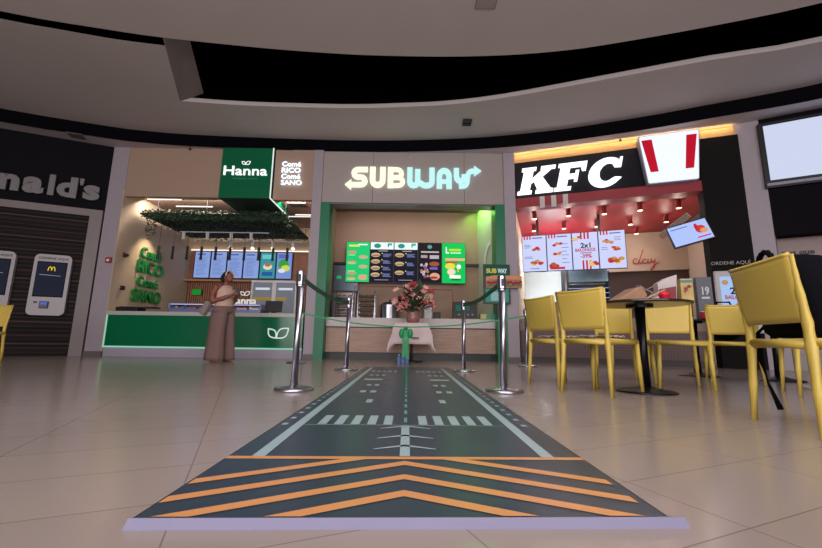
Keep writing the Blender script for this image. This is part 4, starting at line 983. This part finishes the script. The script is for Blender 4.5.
def table(x, y, lab, r=.41, rim=False, h=.782):
    t = thing('round_table', lab, 'table', (x, y, 0), 0, 'black pedestal tables')
    G().lathe([(r-.02, h-.022), (r, h-.014), (r, h-.004), (r-.006, h)], n=48).out('tabletop', M('table_dark', (44, 32, 34), .25), t)
    G().lathe([(.11, h-.045), (.11, h-.022)], n=20).out('top_plate', BLKM, t)
    G().tube([(0, 0, .03), (0, 0, h-.04)], .045, 20).out('pole', BLKM, t, smooth=True)
    G().lathe([(.235, 0), (.24, .006), (.22, .016), (.10, .034), (.055, .05)], n=40).out('base', BLKM, t, smooth=True)
    if rim: G().lathe([(.28, 0), (.285, .012), (.27, .018)], n=40).out('rim', WHT, t)
    return t
table(2.08, 3.54, 'black round pedestal table with food wrappings, between the yellow chairs')
table(3.88, 5.38, 'black round pedestal table further back, carrying a red cup and grey carton', h=.745, r=.38)
table(4.47, 4.84, 'black round pedestal table whose foot shows behind the nearest chair', r=.38)
table(4.22, 3.95, 'pedestal table with white rimmed foot at the right edge', rim=True)
# things on table 1
TZ = .783
t = thing('paper_bag', 'crumpled brown kraft paper bag lying on the round table', 'bag', (1.92, 3.42, TZ), R(5))
g = G(); g.poly([(-.16, 0), (.09, 0), (.12, .05), (.08, .12), (.03, .115), (-.06, .06)], -.09, .09); g.out('bag', M('kraft', (158, 120, 96), .8, var=.2, scale=14), t, bevel=.012)
t = thing('sauce_cup', 'bright red round lid cup on the round table', 'cup', (2.14, 3.27, TZ))
G().lathe([(.03, 0), (.04, .03), (.045, .045)], n=20).out('cup', M('cup_red', (200, 30, 50), .4), t); G().ell((0, 0, .045), (.045, .045, .028), 16, 10).out('lid', M('lid_red', (214, 30, 56), .35), t, smooth=True)
t = thing('food_tray', 'tray with a wrapper leaning up on the round table, right of the red cup', 'tray', (2.17, 3.55, TZ), R(-8))
G().box(-.12, .16, -.1, .14, 0, .012).out('tray', M('tray_brown', (100, 70, 60), .5), t)
g = G(); g.box(-.02, .2, -.02, .0, 0, .012, Matrix.Translation((-.03, 0, .03)) @ Matrix.Rotation(R(-26), 4, 'Y')); g.out('stick', M('stick_tan', (190, 150, 126), .6), t)
g = G(); g.poly([(-.05, .012), (.15, .012), (.15, .10), (.05, .05)], -.015, .08); g.out('wrapper', M('wrapper_pink', (196, 166, 160), .7), t)
g = G()
for k in range(4): g.tube([(random.uniform(-.06, .06), 0, 0), (random.uniform(-.08, .08), 0, .07), (random.uniform(-.1, .1), 0, .13)], .003, 5)
o = g.out('plastic_straw', M('straw_clear', (170, 150, 145), .4), loc=(2.02, 3.35, TZ)); tag(o, 'thin pale crumpled straws standing beside the kraft bag', 'straw')
# things on table 2
TZ2 = .746
t = thing('red_cup', 'small red paper cup on the further table', 'cup', (3.80, 5.06, TZ2))
G().lathe([(.028, 0), (.038, .085), (.04, .088)], n=20).out('cup', M('cup_red', (200, 30, 50), .4), t); G().lathe([(.041, .086), (.041, .092), (.03, .096)], n=20).out('rim', WHT, t)
t = thing('tall_carton', 'tall dark grey carton with white lettering on the further table', 'carton', (3.93, 5.2, TZ2), R(-20))
G().box(-.085, .085, -.06, .06, 0, .56).out('box', M('carton_grey', (84, 84, 92), .5), t); g = G(); g.text('19', -.03, .05, .32, .43, -.062, 0, .03); g.box(-.04, .05, -.062, -.0615, .27, .295); g.out('lettering', M('carton_print', (190, 190, 195), .5), t)
t = thing('snack_box', 'small yellow and teal picture box at the right edge of the round table', 'box', (2.37, 3.34, TZ), R(-15))
G().box(-.045, .045, -.04, .04, 0, .19).out('box', M('snack_yellow', (180, 150, 84), .5, var=.5, scale=12), t)
g = G(); g.mi = 0; g.box(-.045, .045, -.042, -.041, .155, .18); g.mi = 1
for k in range(7): g.disc(random.uniform(-.03, .03), random.uniform(.02, .13), .012, .012, -.0425)
g.out('picture', [M('pic_teal', (60, 120, 120), .5), M('pic_red', (150, 60, 60), .5)], t)
t = thing('meal_box', 'red and white slant topped meal box on the round table', 'box', (2.42, 3.68, TZ), R(-10))
g = G(); g.poly([(-.08, 0), (.07, 0), (.09, .28), (-.0, .25), (-.08, .20)], -.05, .05); g.out('box', M('mb_white', (190, 178, 176), .6), t)
g = G(); g.poly([(-.075, .015), (.065, .015), (.075, .17), (-.075, .14)], -.052); g.out('red_panel', M('mb_red', (130, 32, 44), .5), t)
# printed papers on seats
for i, (x, y, a) in enumerate([(1.50, 4.0, 20), (1.65, 3.44, 32)]):
    g = G(); n = 10
    vv = [[g.b.verts.new(((-1+2*i_/n)*.14, (-1+2*j/n)*.15, .016+.009*math.sin(i_*2.3+j*1.1))) for j in range(n+1)] for i_ in range(n+1)]
    for i_ in range(n):
        for j in range(n): g._f([vv[i_][j], vv[i_+1][j], vv[i_+1][j+1], vv[i_][j+1]])
    o = g.out('printed_napkins', M('napkin', (190, 178, 172), .8, var=.5, scale=40), loc=(x, y, .462), rotz=R(a)); tag(o, ['crumpled pale printed paper on the seat of the leftmost chair', 'crumpled pale printed paper on the seat of the chair in front of the leftmost one'][i], 'paper', 'papers on chair seats')
    o.modifiers.new('s', 'SOLIDIFY').thickness = .006
# backpack on the nearest chair
t = thing('backpack', 'black nylon backpack standing on the nearest chair behind its backrest', 'backpack', (2.08, 2.07, .46), math.atan2(-.975, -.22))
g = G()
for j in range(1): pass
ring = []
for z, wx, dy in ((0, .16, .09), (.03, .20, .115), (.16, .215, .12), (.28, .205, .115), (.37, .17, .10), (.42, .12, .07), (.44, .05, .03)):
    ring.append([g.b.verts.new((wx*math.copysign(abs(math.cos(a))**.6, math.cos(a)), dy*math.copysign(abs(math.sin(a))**.6, math.sin(a)), z)) for a in [k*2*PI/24 for k in range(24)]])
for a, c in zip(ring, ring[1:]):
    for k in range(24): g._f([a[k], a[(k+1) % 24], c[(k+1) % 24], c[k]])
g._f(ring[0][::-1]); g._f(ring[-1]); g.out('body', FAB, t, smooth=True)
g = G(); g.tube([(-.12+.075*math.cos(R(a)), -.065, .38+.11*math.sin(R(a))) for a in range(-10, 191, 20)], .016, 8); g.out('handle', FAB, t, smooth=True)
g = G(); g.box(-.14, .14, .10, .135, .05, .22); g.out('front_pocket', FAB, t, bevel=.02)
g = G(); g.box(.205, .212, -.03, .02, .22, .28); g.box(.21, .214, -.005, .02, .14, .17); g.out('logo_patch', M('patch_white', (170, 175, 180), .5), t)
g = G(); g.tube([(-.20, -.04, .10), (-.245, -.08, .03), (-.255, -.08, -.10), (-.25, -.06, -.25), (-.24, -.02, -.40)], [.02, .022, .018, .012, .016], 8, flat=.35); g.out('strap', FAB, t, smooth=True)
t = thing('shoulder_bag', 'black rounded bag on the seat of the chair in front of the lit kiosk', 'bag', (3.78, 4.70, .465), R(-20))
G().ell((0, 0, .2), (.19, .1, .2), 16, 10).out('body', FAB, t, smooth=True); G().tube([(-.1, 0, .36), (-.06, 0, .46), (.06, 0, .46), (.1, 0, .36)], .012, 8).out('handle', FAB, t)

# ================================================================== WOMAN at the green counter
SK = M('skin_brown', (128, 72, 56), .55, var=.05); PT = M('mauve_trousers', (118, 92, 88), .9, var=.08, scale=5)
pw = thing('person', 'woman in cream sleeveless top and wide mauve trousers standing looking at her phone', 'person', (-3.29, 6.88, 0), R(-22))
g = G()   # body, facing +x, right side towards the camera (-y)
def limb(P, r, n=12): g.tube(P, r, n)
for s in (-1, 1):
    limb([(0, s*.09, .86), (.01, s*.10, .48), (0, s*.10, .09)], [.085, .062, .042])
    limb([(-.04, s*.10, .05), (.02, s*.11, .04), (.13, s*.12, .025)], [.035, .038, .024])
g.tube([(-.005, 0, .80), (0, 0, .90), (0, 0, 1.02), (.005, 0, 1.16), (0, 0, 1.27), (-.005, 0, 1.31)], [.125, .15, .125, .14, .13, .08], 16)
limb([(0, -.16, 1.285), (0, 0, 1.30), (0, .16, 1.285)], [.055, .07, .055])
limb([(0, 0, 1.28), (.015, 0, 1.37), (.03, 0, 1.41)], [.052, .046, .046])
g.ell((.045, 0, 1.47), (.082, .068, .10), 16, 12, Matrix.Rotation(R(22), 3, 'Y'))
g.ell((.085, 0, 1.425), (.045, .045, .04), 10, 8)
g.ell((.128, 0, 1.452), (.018, .012, .016), 8, 6)   # nose
for s in (-1, 1): g.ell((.03, s*.068, 1.462), (.018, .010, .026), 8, 6)
# arms: right arm nearer the camera
for s in (-1, 1):
    limb([(-.005, s*.17, 1.285), (-.045, s*.215, 1.17), (-.04, s*.215, 1.04)], [.066, .060, .048])
    limb([(-.04, s*.215, 1.035), (.10, s*.15, 1.075), (.23, s*.06, 1.15)], [.048, .040, .026])
    g.ell((.26, s*.045, 1.165), (.038, .022, .030), 10, 8, Matrix.Rotation(R(-35), 3, 'Y'))
    for k in range(4):
        zz = 1.195-k*.017; L = [.034, .04, .038, .03][k]
        g.tube([(.275, s*.045, zz-.01), (.275+L*.6, s*.038, zz+.012), (.272+L, s*.008, zz+.016)], [.0085, .008, .007], 7)
    g.tube([(.25, s*.035, 1.18), (.265, s*.02, 1.205), (.285, s*.012, 1.222)], [.01, .009, .008], 7)
bd = g.out('body', SK, pw, smooth=True)
rm = bd.modifiers.new('fuse', 'REMESH'); rm.mode = 'VOXEL'; rm.voxel_size = .0075; rm.use_smooth_shade = True
sm = bd.modifiers.new('soft', 'SMOOTH'); sm.iterations = 3; sm.factor = .4
def loft(rings, n=28, closed=(True, True), fold=0):
    g = G(); rs = []
    for z, cx_, cy_, rx, ry in rings:
        rs.append([g.b.verts.new((cx_+rx*(1+fold*math.sin(7*a)*max(0, (1.0-z)))*math.cos(a), cy_+ry*(1+fold*math.sin(7*a)*max(0, 1.0-z))*math.sin(a), z)) for a in [k*2*PI/n for k in range(n)]])
    for a, c in zip(rs, rs[1:]):
        for k in range(n): g._f([a[k], a[(k+1) % n], c[(k+1) % n], c[k]])
    if closed[0]: g._f(rs[0][::-1])
    if closed[1]: g._f(rs[-1])
    return g
g = loft([(.92, 0, 0, .165, .175), (.98, 0, 0, .148, .158), (1.08, 0, 0, .15, .16), (1.18, .012, 0, .165, .172), (1.26, .005, 0, .135, .17), (1.305, 0, 0, .09, .13), (1.325, 0, 0, .07, .085)])
g.out('sleeveless_top', M('cream_top', (192, 160, 146), .8, var=.1), pw, smooth=True)
g = loft([(.84, 0, 0, .178, .19), (.90, 0, 0, .172, .182), (.955, 0, 0, .155, .165)])
g.out('waistband', PT, pw, smooth=True)
tr = G()
for s in (-1, 1):
    rs = []; n = 28
    for z, cxx, cy_, rx, ry in [(.90, 0, s*.07, .162, .11), (.75, 0, s*.085, .168, .105), (.55, 0, s*.105, .155, .10), (.3, .01, s*.12, .165, .11), (.1, .01, s*.125, .178, .12), (.035, .015, s*.125, .182, .122)]:
        rs.append([tr.b.verts.new((cxx+rx*(1+.06*math.sin(6*a+s)*(1-z))*math.cos(a), cy_+ry*(1+.06*math.sin(6*a+s)*(1-z))*math.sin(a), z)) for a in [k*2*PI/n for k in range(n)]])
    for a, c in zip(rs, rs[1:]):
        for k in range(n): tr._f([a[k], a[(k+1) % n], c[(k+1) % n], c[k]])
    tr._f(rs[0][::-1]); tr._f(rs[-1])
tr.out('trousers', PT, pw, smooth=True)
for s in (-1, 1):
    g = G(); g.ell((.05, s*.13, .02), (.12, .045, .02), 12, 8); g.out('shoe', M('shoe_tan', (150, 116, 92), .6), pw, smooth=True)
g = G(); g.ell((.015, 0, 1.495), (.095, .082, .092), 16, 12); g.ell((-.05, 0, 1.46), (.06, .07, .075), 14, 10); g.ell((-.075, 0, 1.475), (.04, .045, .04), 10, 8)
g.out('hair', M('dark_hair', (34, 24, 24), .7), pw, smooth=True)
g = G(); g.tube([(.075+.0*math.cos(a), .084*math.cos(a), 1.505+.088*math.sin(a)) for a in [R(x) for x in range(-20, 201, 20)]], .016, 8, flat=.5)
g.out('headband', M('headband_white', (206, 190, 186), .7), pw, smooth=True)
g = G()
for s in (-1, 1): g.ell((.118, s*.026, 1.475), (.009, .012, .006), 8, 6)
g.out('eye', BLK, pw)
G().ell((.122, 0, 1.425), (.008, .02, .006), 8, 6).out('mouth', M('lips', (110, 50, 46), .5), pw)
t = thing('smartphone', "dark phone held up in the standing woman's hands", 'phone', (-3.29, 6.88, 0), R(-22))
G().box(.285, .295, -.036, .036, 1.14, 1.28).xf(Matrix.Translation((.01, 0, 0))).out('case', M('phone_grey', (90, 84, 84), .4), t, bevel=.004); G().box(.2935, .2945, -.032, .032, 1.15, 1.27).out('screen', Em((120, 130, 150), .3), t)
t = thing('shoulder_bag', 'pale grey crossbody bag hanging at the left hip of the standing woman', 'bag', (-3.29, 6.88, 0), R(-22))
g = G(); g.box(-.055, .055, -.05, .05, -.15, .10, Matrix.Translation((-.17, -.21, .93)) @ Matrix.Rotation(R(32), 4, 'Y')); g.out('body', M('bag_pale', (140, 128, 124), .7, var=.1), t, bevel=.025)
g = G(); g.tube([(.06, .14, 1.30), (.14, .04, 1.27), (.155, -.06, 1.17), (.07, -.19, 1.05), (-.1, -.2, .98), (-.2, -.14, .97)], .014, 8, flat=.4); g.tube([(.06, .14, 1.30), (-.08, .12, 1.29), (-.165, .02, 1.15), (-.20, -.08, .98)], .014, 8, flat=.4)
g.out('strap', M('strap_brown', (90, 66, 60), .7), t)

# ================================================================== small ceiling things
t = thing('smoke_detector', 'small black two piece fitting on the ring ceiling above the sandwich sign', 'fitting', (1.11, 7.4, ZB))
G().box(-.09, .09, -.09, -.02, -.05, 0).out('front_block', BLK, t, bevel=.006); G().box(-.09, .09, .03, .1, -.05, 0).out('rear_block', BLK, t, bevel=.006); G().box(-.07, .07, -.02, .03, -.02, 0).out('bridge', WHT, t)
t = thing('ceiling_hatch', 'pale square access panel in the ceiling at the top edge of the picture', 'panel', (.95, 4.42, ZB))
G().box(-.13, .13, -.2, .2, -.008, 0).out('panel', M('hatch_grey', (170, 160, 156), .7), t); G().box(-.14, .14, -.21, .21, -.004, 0).out('frame', M('hatch_frame', (120, 110, 108), .7), t)
t = thing('ceiling_vent', 'grey rectangular vent in the lower soffit above the burger sign', 'vent', (-7.17, 7.72, ZA), R(20))
G().box(-.14, .14, -.12, .12, -.01, 0).out('frame', M('vent_grey', (120, 116, 116), .6), t); g = G()
for k in range(5): g.box(-.12, .12, -.10+k*.042, -.085+k*.042, -.014, -.01)
g.out('slat', M('vent_dark', (60, 58, 58), .6), t)
for i, (x, y) in enumerate([(-5.0, 8.17), (-.1, 8.27), (4.3, 7.5)]):
    t = thing('sprinkler_head', 'tiny dark sprinkler under the soffit above the %s' % ['left beige fascia', 'sandwich shop sign', 'lit slanted letters'][i], 'sprinkler', (x, y, ZA), 0, 'ceiling sprinklers')
    G().tube([(0, 0, -.05), (0, 0, 0)], .012, 8).out('stem', BLK, t); G().tube([(0, 0, -.055), (0, 0, -.048)], .03, 10).out('deflector', BLK, t)
